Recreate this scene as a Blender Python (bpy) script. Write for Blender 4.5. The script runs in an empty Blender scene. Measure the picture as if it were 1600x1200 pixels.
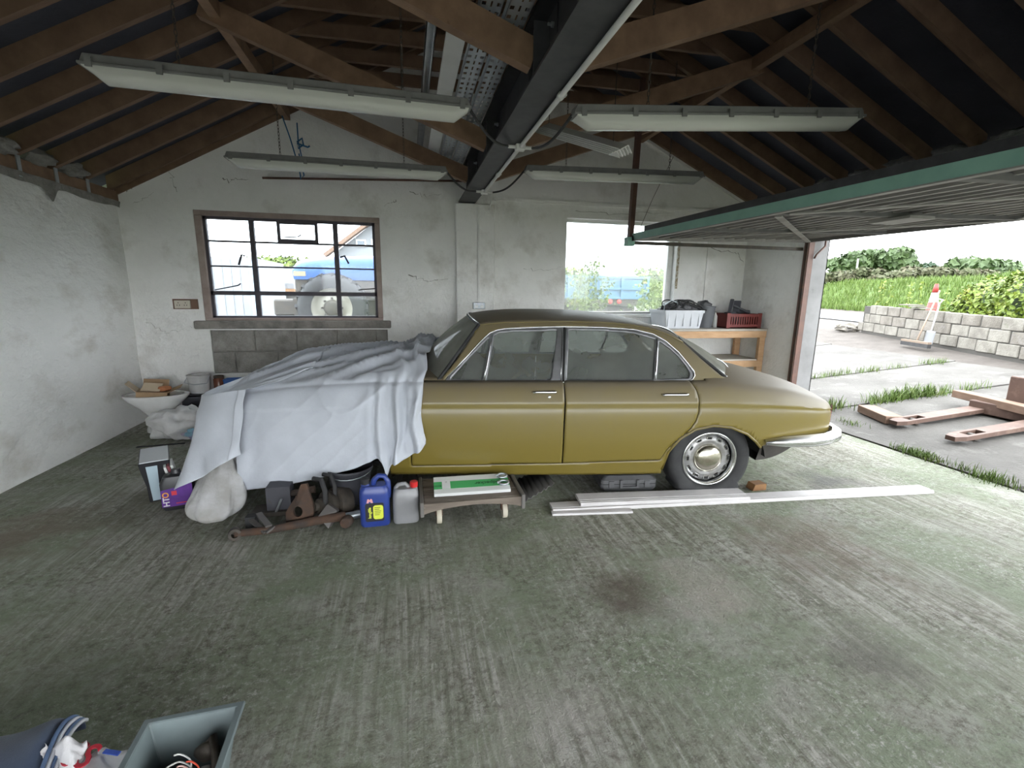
import bpy, bmesh, math, random
from mathutils import Vector, Matrix, noise
random.seed(7)
S = bpy.context.scene
C = S.collection
PI = math.pi
# ---------------------------------------------------------------- camera, sky, exposure
F = 730.0; CAMH = 1.5
def _axes():
    d = Vector(((635-800)/F, (453-600)/F, 1.0)).normalized()
    n = d.cross(Vector((1, .013, 0))).normalized()
    if n.y > 0: n = -n
    x = d.cross(n)
    if x.x < 0: x = -x
    return x, d, n            # world x, y, z expressed as (right, down, forward)
AX, AD, AN = _axes()
cam_d = bpy.data.cameras.new('camera'); cam = bpy.data.objects.new('camera', cam_d); C.objects.link(cam)
cam_d.sensor_width = 36; cam_d.lens = 36*F/1600; cam_d.clip_start = .02; cam_d.clip_end = 500
right = Vector((AX.x, AD.x, AN.x)); down = Vector((AX.y, AD.y, AN.y)); fwd = Vector((AX.z, AD.z, AN.z))
Rm = Matrix((right, -down, -fwd)).transposed()
cam.matrix_world = Matrix.Translation((0, 0, CAMH)) @ Rm.to_4x4()
S.camera = cam
def ray(u, v): return right*((u-800)/F) + down*((v-600)/F) + fwd
CO = Vector((0, 0, CAMH))
def at(u, v, Y): r = ray(u, v); return CO + r*(Y/r.y)       # point at depth Y
def atz(u, v, z=0.0): r = ray(u, v); return CO + r*((z-CAMH)/r.z)   # point at height z
def atx(u, v, x): r = ray(u, v); return CO + r*(x/r.x)

W = bpy.data.worlds.new('overcast_sky'); S.world = W; W.use_nodes = True
bg = W.node_tree.nodes['Background']; bg.inputs[0].default_value = (.93, .97, 1.0, 1); bg.inputs[1].default_value = 5.0
S.view_settings.view_transform = 'Standard'; S.view_settings.look = 'None'
S.view_settings.gamma = 1.0; S.view_settings.use_curve_mapping = False
S.view_settings.exposure = 1.12
# ---------------------------------------------------------------- helpers
def tag(o, label=None, cat=None, group=None, kind=None):
    if label: o['label'] = label
    if cat: o['category'] = cat
    if group: o['group'] = group
    if kind: o['kind'] = kind
    return o
def thing(name, label, cat, loc=(0, 0, 0), rz=0.0, group=None):
    o = bpy.data.objects.new(name, None); C.objects.link(o); o.empty_display_size = .05
    o.matrix_world = Matrix.Translation(loc) @ Matrix.Rotation(rz, 4, 'Z')
    return tag(o, label, cat, group)
class MB:
    def __init__(s): s.v = []; s.f = []
    def add(s, vs, fs):
        b = len(s.v); s.v += [tuple(v) for v in vs]; s.f += [tuple(i+b for i in f) for f in fs]; return s
    def box(s, lo, hi, M=None):
        x0, y0, z0 = lo; x1, y1, z1 = hi
        vs = [Vector(p) for p in ((x0,y0,z0),(x1,y0,z0),(x1,y1,z0),(x0,y1,z0),(x0,y0,z1),(x1,y0,z1),(x1,y1,z1),(x0,y1,z1))]
        if M: vs = [M @ v for v in vs]
        return s.add(vs, [(0,3,2,1),(4,5,6,7),(0,1,5,4),(1,2,6,5),(2,3,7,6),(3,0,4,7)])
    def cbox(s, c, sz, M=None):
        return s.box([c[i]-sz[i]/2 for i in range(3)], [c[i]+sz[i]/2 for i in range(3)], M)
    def beam(s, a, b, w, h, up=(0, 0, 1), oz=0.0):
        a = Vector(a); b = Vector(b); d = (b-a).normalized(); up = Vector(up)
        r = d.cross(up).normalized(); u = r.cross(d).normalized()
        vs = []
        for p in (a, b):
            for (i, j) in ((-1,-1),(1,-1),(1,1),(-1,1)): vs.append(p + r*(w/2*i) + u*(h/2*j+oz))
        return s.add(vs, [(3,2,1,0),(4,5,6,7),(0,1,5,4),(1,2,6,5),(2,3,7,6),(3,0,4,7)])
    def tube(s, pts, r, n=8, caps=True, closed=False):
        pts = [Vector(p) for p in pts]; m = len(pts); rs = r if isinstance(r, (list, tuple)) else [r]*m
        b = len(s.v); prev = None; vs = []
        for i, p in enumerate(pts):
            if closed: t = pts[(i+1) % m]-pts[i-1]
            else: t = pts[min(i+1, m-1)]-pts[max(i-1, 0)]
            t = t.normalized() if t.length > 1e-9 else Vector((0,0,1))
            if prev is None:
                a = Vector((0,0,1)) if abs(t.z) < .9 else Vector((1,0,0))
                u = t.cross(a).normalized()
            else:
                u = (prev - t*prev.dot(t))
                u = u.normalized() if u.length > 1e-6 else t.orthogonal().normalized()
            w = t.cross(u); prev = u
            for k in range(n):
                an = 2*PI*k/n; vs.append(p + u*(math.cos(an)*rs[i]) + w*(math.sin(an)*rs[i]))
        fs = []
        for i in range(m if closed else m-1):
            j = (i+1) % m
            for k in range(n): k2 = (k+1) % n; fs.append((i*n+k, i*n+k2, j*n+k2, j*n+k))
        if caps and not closed: fs.append(tuple(range(n-1, -1, -1))); fs.append(tuple((m-1)*n+k for k in range(n)))
        return s.add(vs, fs)
    def lathe(s, prof, n=24, M=None, sx=1.0, sy=1.0, cap=True):
        vs = []; fs = []
        for (r, z) in prof:
            for k in range(n):
                a = 2*PI*k/n; v = Vector((r*math.cos(a)*sx, r*math.sin(a)*sy, z)); vs.append(M @ v if M else v)
        for i in range(len(prof)-1):
            for k in range(n): k2 = (k+1) % n; fs.append((i*n+k, i*n+k2, (i+1)*n+k2, (i+1)*n+k))
        if cap and prof[0][0] > 1e-6: fs.append(tuple(range(n-1, -1, -1)))
        if cap and prof[-1][0] > 1e-6: fs.append(tuple((len(prof)-1)*n+k for k in range(n)))
        return s.add(vs, fs)
    def prism(s, poly, h0, h1, M=None):       # polygon in xy, extruded h0..h1
        n = len(poly); vs = [Vector((p[0], p[1], h0)) for p in poly]+[Vector((p[0], p[1], h1)) for p in poly]
        if M: vs = [M @ v for v in vs]
        return s.add(vs, [tuple(range(n-1, -1, -1)), tuple(range(n, 2*n))]+[(i, (i+1) % n, n+(i+1) % n, n+i) for i in range(n)])
    def grid(s, nu, nv, fn, flip=False):
        vs = [fn(i/nu, j/nv) for i in range(nu+1) for j in range(nv+1)]
        fs = []
        for i in range(nu):
            for j in range(nv):
                q = (i*(nv+1)+j, (i+1)*(nv+1)+j, (i+1)*(nv+1)+j+1, i*(nv+1)+j+1)
                fs.append(q[::-1] if flip else q)
        return s.add(vs, fs)
    def blob(s, c, r, amp=.25, fr=3.0, sub=3, seed=0.0, flat=None):
        bm = bmesh.new(); bmesh.ops.create_icosphere(bm, subdivisions=sub, radius=1.0)
        c = Vector(c); r = Vector(r) if not isinstance(r, (int, float)) else Vector((r, r, r)); vs = []
        for v in bm.verts:
            q = v.co*fr + Vector((seed*7.3, seed*3.1, seed*1.7))
            k = 1+amp*noise.noise(q)+amp*.5*noise.noise(q*2.3)
            p = Vector((v.co.x*r.x*k, v.co.y*r.y*k, v.co.z*r.z*k))+c
            if flat is not None and p.z < flat: p.z = flat
            vs.append(p)
        s.add(vs, [tuple(v.index for v in f.verts) for f in bm.faces]); bm.free(); return s
    def build(s, name, mat, parent=None, smooth=False, bevel=0.0, solid=0.0, world=True, auto=None):
        me = bpy.data.meshes.new(name); me.from_pydata([tuple(v) for v in s.v], [], s.f); me.update()
        if bevel > 0:
            bm = bmesh.new(); bm.from_mesh(me)
            bmesh.ops.recalc_face_normals(bm, faces=bm.faces)
            es = [e for e in bm.edges if len(e.link_faces) == 2 and e.calc_face_angle(0) > .5]
            bmesh.ops.bevel(bm, geom=es, offset=bevel, segments=1, affect='EDGES', clamp_overlap=True)
            bm.to_mesh(me); bm.free()
        else:
            bm = bmesh.new(); bm.from_mesh(me); bmesh.ops.recalc_face_normals(bm, faces=bm.faces); bm.to_mesh(me); bm.free()
        if smooth:
            me.polygons.foreach_set('use_smooth', [True]*len(me.polygons))
            if auto: me.set_sharp_from_angle(angle=math.radians(auto))
        o = bpy.data.objects.new(name, me); C.objects.link(o)
        for m in (mat if isinstance(mat, (list, tuple)) else [mat]): me.materials.append(m)
        if solid:
            md = o.modifiers.new('thick', 'SOLIDIFY'); md.thickness = solid; md.offset = 0
        if parent:
            o.parent = parent
            if world: o.matrix_parent_inverse = parent.matrix_world.inverted()
        return o
def struct(o): o['kind'] = 'structure'; return o
def copy_tree(o, parent=None):
    c = o.copy(); C.objects.link(c)
    if parent: c.parent = parent
    for ch in list(o.children): copy_tree(ch, c)
    return c
def text(name, s, size, mat, M, parent=None, ext=.0006, align='CENTER', bold=0.0):
    cu = bpy.data.curves.new(name, 'FONT'); cu.body = s; cu.size = size; cu.extrude = ext; cu.align_x = align; cu.align_y = 'CENTER'; cu.offset = bold
    cu.resolution_u = 3
    t = bpy.data.objects.new(name+'_c', cu); C.objects.link(t)
    dg = bpy.context.evaluated_depsgraph_get(); me = bpy.data.meshes.new_from_object(t.evaluated_get(dg))
    bpy.data.objects.remove(t); bpy.data.curves.remove(cu)
    me.transform(M); me.materials.clear(); me.materials.append(mat); me.name = name
    o = bpy.data.objects.new(name, me); C.objects.link(o)
    if parent: o.parent = parent; o.matrix_parent_inverse = parent.matrix_world.inverted()
    return o
def lerp(a, b, t): return a+(b-a)*t
def smooth(t): t = max(0, min(1, t)); return t*t*(3-2*t)
def nz(x, y=0.0, z=0.0): return noise.noise(Vector((x, y, z)))
def interp(pts, x):                     # monotone-ish cubic through (x, value) pairs
    if x <= pts[0][0]: return pts[0][1]
    if x >= pts[-1][0]: return pts[-1][1]
    for i in range(len(pts)-1):
        if x <= pts[i+1][0]:
            x0, y0 = pts[i]; x1, y1 = pts[i+1]; h = x1-x0; t = (x-x0)/h
            m0 = (y1-pts[i-1][1])/(x1-pts[i-1][0]) if i > 0 else (y1-y0)/h
            m1 = (pts[i+2][1]-y0)/(pts[i+2][0]-x0) if i < len(pts)-2 else (y1-y0)/h
            return (2*t**3-3*t*t+1)*y0+(t**3-2*t*t+t)*h*m0+(-2*t**3+3*t*t)*y1+(t**3-t*t)*h*m1
# ---------------------------------------------------------------- materials
MATS = {}
def mat(name, c, rough=.7, metal=0.0, c2=None, sc=6.0, lo=.35, hi=.65, bump=0.0, bsc=60.0, c3=None, sc3=20.0, lo3=.55, hi3=.7, coat=0.0, det=6.0, stretch=None, spec=.5, sheen=0.0, crack=0.0):
    if name in MATS: return MATS[name]
    m = bpy.data.materials.new(name); m.use_nodes = True; nt = m.node_tree; N = nt.nodes; L = nt.links
    b = N['Principled BSDF']; b.inputs['Roughness'].default_value = rough; b.inputs['Metallic'].default_value = metal
    b.inputs['Base Color'].default_value = (*c, 1); b.inputs['Coat Weight'].default_value = coat
    b.inputs['Specular IOR Level'].default_value = spec; b.inputs['Sheen Weight'].default_value = sheen
    tc = N.new('ShaderNodeTexCoord'); src = tc.outputs['Object']
    if stretch:
        mp = N.new('ShaderNodeMapping'); mp.inputs['Scale'].default_value = stretch; L.new(src, mp.inputs[0]); src = mp.outputs[0]
    def nse(scale, d=det):
        n = N.new('ShaderNodeTexNoise'); n.inputs['Scale'].default_value = scale; n.inputs['Detail'].default_value = d; n.inputs['Roughness'].default_value = .62; L.new(src, n.inputs['Vector']); return n.outputs[0]
    def ramp(fac, a, z):
        r = N.new('ShaderNodeMapRange'); r.inputs[1].default_value = a; r.inputs[2].default_value = z; L.new(fac, r.inputs[0]); return r.outputs[0]
    col = None
    if c2:
        x = N.new('ShaderNodeMix'); x.data_type = 'RGBA'; x.inputs['A'].default_value = (*c, 1); x.inputs['B'].default_value = (*c2, 1)
        L.new(ramp(nse(sc), lo, hi), x.inputs['Factor']); col = x.outputs['Result']
    if c3:
        x = N.new('ShaderNodeMix'); x.data_type = 'RGBA'; x.inputs['B'].default_value = (*c3, 1)
        if col: L.new(col, x.inputs['A'])
        else: x.inputs['A'].default_value = (*c, 1)
        L.new(ramp(nse(sc3), lo3, hi3), x.inputs['Factor']); col = x.outputs['Result']
    if crack:
        v1 = nse(.9, 3.5); sb = N.new('ShaderNodeMath'); sb.operation = 'SUBTRACT'; sb.inputs[1].default_value = .5; L.new(v1, sb.inputs[0])
        ab = N.new('ShaderNodeMath'); ab.operation = 'ABSOLUTE'; L.new(sb.outputs[0], ab.inputs[0])
        k1 = N.new('ShaderNodeMapRange'); k1.inputs[1].default_value = 0; k1.inputs[2].default_value = .0035; k1.inputs[3].default_value = crack; k1.inputs[4].default_value = 0; L.new(ab.outputs[0], k1.inputs[0])
        mu = N.new('ShaderNodeMath'); mu.operation = 'MULTIPLY'; L.new(k1.outputs[0], mu.inputs[0]); L.new(ramp(nse(1.7, 3), .55, .62), mu.inputs[1])
        x = N.new('ShaderNodeMix'); x.data_type = 'RGBA'; x.inputs['B'].default_value = (.16,.15,.14,1)
        if col: L.new(col, x.inputs['A'])
        else: x.inputs['A'].default_value = (*c, 1)
        L.new(mu.outputs[0], x.inputs['Factor']); col = x.outputs['Result']
    if col: L.new(col, b.inputs['Base Color'])
    if bump:
        bp = N.new('ShaderNodeBump'); bp.inputs['Strength'].default_value = 1.0; bp.inputs['Distance'].default_value = bump
        L.new(nse(bsc), bp.inputs['Height']); L.new(bp.outputs[0], b.inputs['Normal'])
    MATS[name] = m; return m
def glassmat(name, tint=(.9,.95,.95), dirt=.15, dcol=(.5,.5,.46), sc=3.0, refl=.5):
    m = bpy.data.materials.new(name); m.use_nodes = True; nt = m.node_tree; N = nt.nodes; L = nt.links
    for n in list(N): N.remove(n)
    out = N.new('ShaderNodeOutputMaterial'); tr = N.new('ShaderNodeBsdfTransparent'); tr.inputs[0].default_value = (*tint, 1)
    gl = N.new('ShaderNodeBsdfGlossy'); gl.inputs['Roughness'].default_value = .06
    fr = N.new('ShaderNodeFresnel'); fr.inputs[0].default_value = 1.45
    ml = N.new('ShaderNodeMath'); ml.operation = 'MULTIPLY'; ml.inputs[1].default_value = refl; L.new(fr.outputs[0], ml.inputs[0])
    mx = N.new('ShaderNodeMixShader'); L.new(ml.outputs[0], mx.inputs[0]); L.new(tr.outputs[0], mx.inputs[1]); L.new(gl.outputs[0], mx.inputs[2])
    df = N.new('ShaderNodeBsdfDiffuse'); df.inputs[0].default_value = (*dcol, 1)
    tl = N.new('ShaderNodeBsdfTranslucent'); tl.inputs[0].default_value = (*dcol, 1)
    m2 = N.new('ShaderNodeMixShader'); m2.inputs[0].default_value = .4; L.new(df.outputs[0], m2.inputs[1]); L.new(tl.outputs[0], m2.inputs[2])
    tc = N.new('ShaderNodeTexCoord'); ns = N.new('ShaderNodeTexNoise'); ns.inputs['Scale'].default_value = sc; ns.inputs['Detail'].default_value = 8; L.new(tc.outputs['Object'], ns.inputs['Vector'])
    mr = N.new('ShaderNodeMapRange'); mr.inputs[1].default_value = .3; mr.inputs[2].default_value = .75; mr.inputs[3].default_value = dirt*.78; mr.inputs[4].default_value = min(1, dirt*1.2); L.new(ns.outputs[0], mr.inputs[0])
    m3 = N.new('ShaderNodeMixShader'); L.new(mr.outputs[0], m3.inputs[0]); L.new(mx.outputs[0], m3.inputs[1]); L.new(m2.outputs[0], m3.inputs[2])
    L.new(m3.outputs[0], out.inputs[0]); MATS[name] = m; return m
plaster = mat('white_painted_render', (.80,.795,.78), .9, c2=(.72,.715,.695), sc=1.6, bump=.022, bsc=8, c3=(.50,.48,.44), sc3=2.3, lo3=.53, hi3=.78)
plaster_l = mat('white_render_rough', (.82,.815,.80), .9, c2=(.74,.735,.715), sc=1.3, bump=.035, bsc=6.5, c3=(.52,.49,.44), sc3=3.1, lo3=.52, hi3=.78, stretch=(1,.6,1))
bareblock = mat('bare_grey_block', (.34,.325,.30), .95, c2=(.21,.20,.185), sc=7, bump=.012, bsc=55, c3=(.38,.37,.35), sc3=4, lo3=.58, hi3=.75)
mortar = mat('grey_mortar', (.20,.195,.18), .95, c2=(.30,.29,.27), sc=9, bump=.02, bsc=25)
wood = mat('rafter_timber', (.185,.115,.072), .8, c2=(.125,.075,.048), sc=5, bump=.002, bsc=40, stretch=(1,6,1), c3=(.08,.04,.025), sc3=7, lo3=.68, hi3=.75)
wood2 = mat('strut_timber', (.235,.145,.088), .78, c2=(.16,.095,.058), sc=6, bump=.002, bsc=40, c3=(.09,.045,.03), sc3=9, lo3=.7, hi3=.76)
bench_w = mat('bench_pine', (.52,.33,.19), .75, c2=(.42,.25,.13), sc=5, stretch=(1,5,5), bump=.001, bsc=60)
felt = mat('black_roof_felt', (.036,.038,.052), .9, c2=(.05,.052,.068), sc=3, bump=.004, bsc=30)
blacksteel = mat('black_painted_steel', (.028,.028,.032), .5, c2=(.05,.05,.055), sc=9, spec=.4)
galv = mat('galvanised_steel', (.50,.53,.56), .42, .85, c2=(.38,.41,.44), sc=14)
whitepvc = mat('white_pvc', (.72,.72,.70), .45, c2=(.62,.62,.60), sc=5)
greypvc = mat('grey_lamp_body', (.19,.19,.185), .6, c2=(.14,.14,.138), sc=7)
rubber = mat('black_rubber', (.016,.016,.018), .75, c2=(.03,.03,.03), sc=9)
chrome = mat('chrome', (.74,.75,.76), .16, 1.0, c2=(.55,.55,.54), sc=9, lo=.5, hi=.8)
rust = mat('rusty_steel', (.10,.055,.035), .85, .3, c2=(.05,.04,.035), sc=9, bump=.003, bsc=60, c3=(.17,.08,.04), sc3=7, lo3=.6, hi3=.75)
darkmetal = mat('greasy_dark_steel', (.045,.04,.036), .6, .4, c2=(.09,.075,.06), sc=11, bump=.002, bsc=60)
brownpaint = mat('brown_painted_steel', (.14,.07,.05), .6, c2=(.09,.05,.04), sc=8)
greenpaint = mat('pale_green_paint', (.24,.44,.36), .55, c2=(.20,.37,.31), sc=5, c3=(.35,.33,.28), sc3=14, lo3=.7, hi3=.78)
# ================================================================ STRUCTURE
YB = 5.957; XL = -2.95; XR = 4.70; Y0 = -2.6
AP = (.80, 4.45); SL = .528; SR = .452
def zl(x): return 2.47+SL*(x-XL)
def zr(x): return AP[1]-SR*(x-AP[0])
def floor_mat():
    m = bpy.data.materials.new('worn_green_concrete'); m.use_nodes = True; nt = m.node_tree; N = nt.nodes; L = nt.links
    b = N['Principled BSDF']; b.inputs['Roughness'].default_value = .8; b.inputs['Specular IOR Level'].default_value = .3
    tc = N.new('ShaderNodeTexCoord'); src = tc.outputs['Object']
    def noi(sc, det=8, rough=.6, vec=None, dist=0.0):
        n = N.new('ShaderNodeTexNoise'); n.inputs['Scale'].default_value = sc; n.inputs['Detail'].default_value = det; n.inputs['Roughness'].default_value = rough; n.inputs['Distortion'].default_value = dist
        L.new(vec or src, n.inputs['Vector']); return n.outputs[0]
    def rng(f, a, z, o0=0.0, o1=1.0):
        r = N.new('ShaderNodeMapRange'); r.inputs[1].default_value = a; r.inputs[2].default_value = z; r.inputs[3].default_value = o0; r.inputs[4].default_value = o1; L.new(f, r.inputs[0]); return r.outputs[0]
    def mix(f, a, bb):
        x = N.new('ShaderNodeMix'); x.data_type = 'RGBA'; L.new(f, x.inputs['Factor'])
        if isinstance(a, tuple): x.inputs['A'].default_value = (*a, 1)
        else: L.new(a, x.inputs['A'])
        if isinstance(bb, tuple): x.inputs['B'].default_value = (*bb, 1)
        else: L.new(bb, x.inputs['B'])
        return x.outputs['Result']
    def math_(op, a, bb):
        n = N.new('ShaderNodeMath'); n.operation = op
        for i, q in enumerate((a, bb)):
            if isinstance(q, (int, float)): n.inputs[i].default_value = q
            else: L.new(q, n.inputs[i])
        return n.outputs[0]
    # brushed swirl marks: thin bands along the sweep of the brush
    mp = N.new('ShaderNodeMapping'); mp.inputs['Rotation'].default_value = (0, 0, math.radians(-12)); mp.inputs['Scale'].default_value = (27, 1.4, 1); L.new(src, mp.inputs[0])
    wv = noi(1.0, 6, .6, mp.outputs[0], 1.1)
    col = mix(rng(noi(.9, 8, .65), .42, .62), (.245,.285,.195), (.35,.34,.285))          # green paint over bare concrete
    col = mix(rng(noi(2.6, 9), .50, .72), col, (.44,.43,.39))                       # pale worn patches
    col = mix(math_('MULTIPLY', rng(wv, .52, .62, 0, .9), rng(noi(.9, 5), .42, .58)), col, (.50,.485,.44)); col = mix(math_('MULTIPLY', rng(wv, .40, .48, .8, 0), rng(noi(.9, 5), .42, .58)), col, (.17,.18,.13))
    col = mix(rng(noi(1.3, 8, .75), .55, .74, 0, .5), col, (.19,.165,.135))          # grime
    col = mix(math_('MULTIPLY', rng(noi(22, 7, .85), .47, .60, 0, 1), rng(noi(1.9, 5), .40, .60, .30, 1)), col, (.13,.12,.09)); col = mix(math_('MULTIPLY', rng(noi(32, 7, .85), .52, .64, 0, 1), rng(noi(1.5, 6), .42, .58, .2, 1)), col, (.56,.54,.49))
    def spot(x, y, r, colr, k):                                                     # individual oil and rust stains
        nonlocal col
        v = N.new('ShaderNodeVectorMath'); v.operation = 'DISTANCE'; L.new(src, v.inputs[0]); v.inputs[1].default_value = (x, y, 0)
        d = math_('ADD', v.outputs['Value'], math_('MULTIPLY', math_('SUBTRACT', noi(5, 6), .5), r*2.2))
        col = mix(rng(d, r*.15, r, k, 0), col, colr)
    spot(1.05, 1.95, .28, (.11,.08,.06), .8); spot(2.35, 2.15, .5, (.17,.125,.09), .65); spot(3.35, 3.0, .3, (.13,.125,.12), .75)
    spot(1.9, 1.35, .22, (.13,.12,.10), .7); spot(1.45, 1.9, .3, (.46,.40,.37), .6); spot(-2.4, 3.2, .5, (.19,.14,.10), .7)
    spot(-.05, 3.25, .9, (.17,.17,.14), .6); spot(-1.7, 3.6, .6, (.2,.19,.15), .6); spot(.5, 1.35, .25, (.5,.47,.43), .5)
    L.new(col, b.inputs['Base Color'])
    h = math_('ADD', math_('MULTIPLY', noi(45, 6, .75), .85), math_('ADD', math_('MULTIPLY', math_('MULTIPLY', wv, rng(noi(.8, 4), .4, .65)), .9), math_('MULTIPLY', noi(13, 6, .65), .8)))
    bp = N.new('ShaderNodeBump'); bp.inputs['Distance'].default_value = .034; bp.inputs['Strength'].default_value = 1; L.new(h, bp.inputs['Height']); L.new(bp.outputs[0], b.inputs['Normal'])
    return m
fl = struct(MB().box((XL-.2, Y0, -.15), (XR-.02, YB+.2, 0)).build('floor', floor_mat()))
def wall_faces(mb, xs, zs, holes, y0, y1):
    # box wall in the x-z plane, y0 (inner) .. y1 (outer), holes = list of (xa, xb, za, zb)
    def solid(i, j):
        if i < 0 or j < 0 or i >= len(xs)-1 or j >= len(zs)-1: return False
        cx = (xs[i]+xs[i+1])/2; cz = (zs[j]+zs[j+1])/2
        return not any(h[0] < cx < h[1] and h[2] < cz < h[3] for h in holes)
    for i in range(len(xs)-1):
        for j in range(len(zs)-1):
            if not solid(i, j): continue
            a, b_, c_, d_ = xs[i], xs[i+1], zs[j], zs[j+1]
            mb.add([(a,y0,c_),(b_,y0,c_),(b_,y0,d_),(a,y0,d_)], [(0,1,2,3)]); mb.add([(a,y1,c_),(b_,y1,c_),(b_,y1,d_),(a,y1,d_)], [(3,2,1,0)])
            for (di, dj, q) in ((-1,0,((a,c_),(a,d_))), (1,0,((b_,d_),(b_,c_))), (0,-1,((b_,c_),(a,c_))), (0,1,((a,d_),(b_,d_)))):
                if not solid(i+di, j+dj):
                    (p0, p1) = q; mb.add([(p0[0],y0,p0[1]),(p0[0],y1,p0[1]),(p1[0],y1,p1[1]),(p1[0],y0,p1[1])], [(0,1,2,3)])
WL = (-2.235, -.285, 1.13, 2.325); WR = (2.03, 3.62, 1.215, 2.43)
ZT = 2.36
mb = MB()
xs = sorted({XL-.2, XR+.25, WL[0], WL[1], WR[0], WR[1], -2.2, -.24}); zs = sorted({-.15, ZT, WL[2], WR[2], .52, 1.02, 2.325})
HB = (-2.2, -.24, .52, 1.02)
xs = sorted(set(xs)); zs = sorted(set(zs+[2.43])) if False else zs
mbw = MB(); wall_faces(mbw, xs, zs, [WL, WR, HB], YB, YB+.22)
# gable: strip between the wall head and the roof line, with the head of the right window in it
zt = 2.43
gx = [XL-.2, WR[0], WR[1], XR+.25]
def col_(xa, xb, z0):
    pts = [(xa, z0), (xb, z0)]
    top = lambda x: (zl(x) if x < AP[0] else zr(x))+.10
    pts += [(xb, top(xb))]
    if xa < AP[0] < xb: pts.append((AP[0], AP[1]+.10))
    pts.append((xa, top(xa)))
    n = len(pts)
    mbw.add([(x, YB, z) for x, z in pts]+[(x, YB+.22, z) for x, z in pts], [tuple(range(n)), tuple(range(2*n-1, n-1, -1))])
col_(gx[0], gx[1], ZT); col_(gx[1], gx[2], zt); col_(gx[2], gx[3], ZT)
mbw.box((gx[1], YB+.001, zt), (gx[2], YB+.219, zt+.001))
wb = struct(mbw.build('wall_back', plaster))
crackm = mat('dark_crack', (.24,.23,.21), .95)
def crack(par, pts, w=.006, n=9, seed=0):          # jagged hairline with its own ragged width
    random.seed(seed); path = []
    for k in range(len(pts)-1):
        a, b = Vector(pts[k]), Vector(pts[k+1])
        for j in range(n): path.append(a.lerp(b, j/n)+Vector((random.gauss(0,.012), 0, random.gauss(0,.012))))
    path.append(Vector(pts[-1])); up = []; dn = []
    for k, p in enumerate(path):
        ww = w*(.25+random.random())*(1-.6*k/len(path)); up.append(p+Vector((ww*.5, 0, ww*.5))); dn.append(p-Vector((ww*.5, 0, ww*.5)))
    m = len(path); MB().add(up+dn, [(k, k+1, m+k+1, m+k) for k in range(m-1)]).build('crack', crackm, par, solid=.002)
for i, q in enumerate(([(258,222),(262,255),(272,290),(276,300)], [(196,300),(212,288),(226,276)], [(345,278),(362,281),(388,280)], [(208,320),(240,300)], [(640,300),(660,306),(690,303)], [(620,310),(600,322)], [(760,350),(764,400),(758,440)], [(900,330),(960,334),(1050,333)], [(1110,390),(1150,396),(1162,410)], [(230,505),(262,520),(300,512)], [(560,250),(600,262),(640,256)], [(640,430),(668,440),(700,436)], [(820,420),(850,424),(880,416)])):
    crack(wb, [at(u, v, YB-.0015) for u, v in q], .004+.002*(i % 3), 9, i)
struct_mb = MB().box((HB[0]-.02, YB+.03, HB[2]-.02), (HB[1]+.02, YB+.21, HB[3]+.02)); struct_mb.build('mortar_bed', mortar, wb)
random.seed(3)
for r_, (za, zb) in enumerate(((.525,.765), (.775,1.015))):                # bare blocks under the window
    x = HB[0]+.005-(0.0 if r_ else .22)
    while x < HB[1]-.01:
        xa, xb = max(x, HB[0]+.005), min(x+.445, HB[1]-.005)
        if xb-xa > .04:
            MB().box((xa, YB+.008+random.random()*.008, za), (xb, YB+.05, zb)).build('block', bareblock, wb, bevel=.006)
        x += .455
# ragged patches of broken plaster around the left window
for (x, z, rx, rz_) in ((-2.29,1.75,.035,.5),(-2.30,1.2,.05,.1),(-.22,1.7,.03,.45)):
    pass
# pier that carries the steel beam and the boarding line
pr = MB().box((.60, YB-.07, 0), (1.08, YB, 2.53)).build('pier', plaster, wb, bevel=.012)
MB().box((1.08, YB-.018, 2.585), (XR, YB, 2.625)).build('ledge', plaster, wb)
MB().box((1.08, YB-.012, 0), (4.2, YB, 2.58)) 
for xx in (4.08,): MB().box((xx, YB-.012, 1.0), (xx+.02, YB, 2.58)).build('joint_strip', plaster, wb)
lw = struct(MB().box((XL-.22, Y0, -.15), (XL, YB+.2, 2.36)).build('wall_left', plaster_l))
# rough plaster relief on the left wall: a slightly wavy skin in front of the masonry
def lws(i, j):
    y = lerp(Y0, YB, i); z = lerp(-.02, 2.35, j)
    return (XL+.012+.014*nz(y*1.1, z*1.3, 3)+.006*nz(y*4, z*4, 8), y, z)
MB().grid(150, 44, lws).build('plaster_skin', plaster_l, lw, smooth=True)
random.seed(5)
# broken mortar along the plate
def jag(i, j):
    y = lerp(3.2, YB-.01, i); z = 2.37-j*(.07+.05*nz(y*3, 1)+.09*max(0, 1-abs(y-4.95)/.09)*1.2)
    return (XL+.045-.01*j+.01*nz(y*9, j*4), y, z)
MB().grid(120, 4, jag).build('broken_mortar', mortar, lw, smooth=True)
# right wall: short stub, lintel, and the part nearer the camera
JY = 4.86
wr = MB().box((XR, JY, -.15), (XR+.25, YB+.2, 2.62)); wr.box((XR, .55, 2.22), (XR+.25, JY, 2.62)); wr.box((XR, .30, -.15), (XR+.25, .55, 2.22)); wr.box((XR, Y0, -.15), (XR+.25, Y0+.25, 2.22)); wr.box((XR, Y0, 2.22), (XR+.25, .55, 2.62))  # second doorway, nearer the camera, is added to let more light in
wr = struct(wr.build('wall_right', plaster))
MB().box((XR+.05, JY-.012, -.1), (XR+.262, JY, 2.215)).box((XR+.25, JY-.012, -.1), (XR+.262, YB+.2, 2.62)).build('toned_down_render', mat('render_toned_for_daylight', (.24,.238,.238), .9, c2=(.18,.178,.178), sc=3, c3=(.07,.068,.065), sc3=6, lo3=.62, hi3=.75), wr)  # stained white jamb, its colour darkened to hold back the daylight on it
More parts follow.
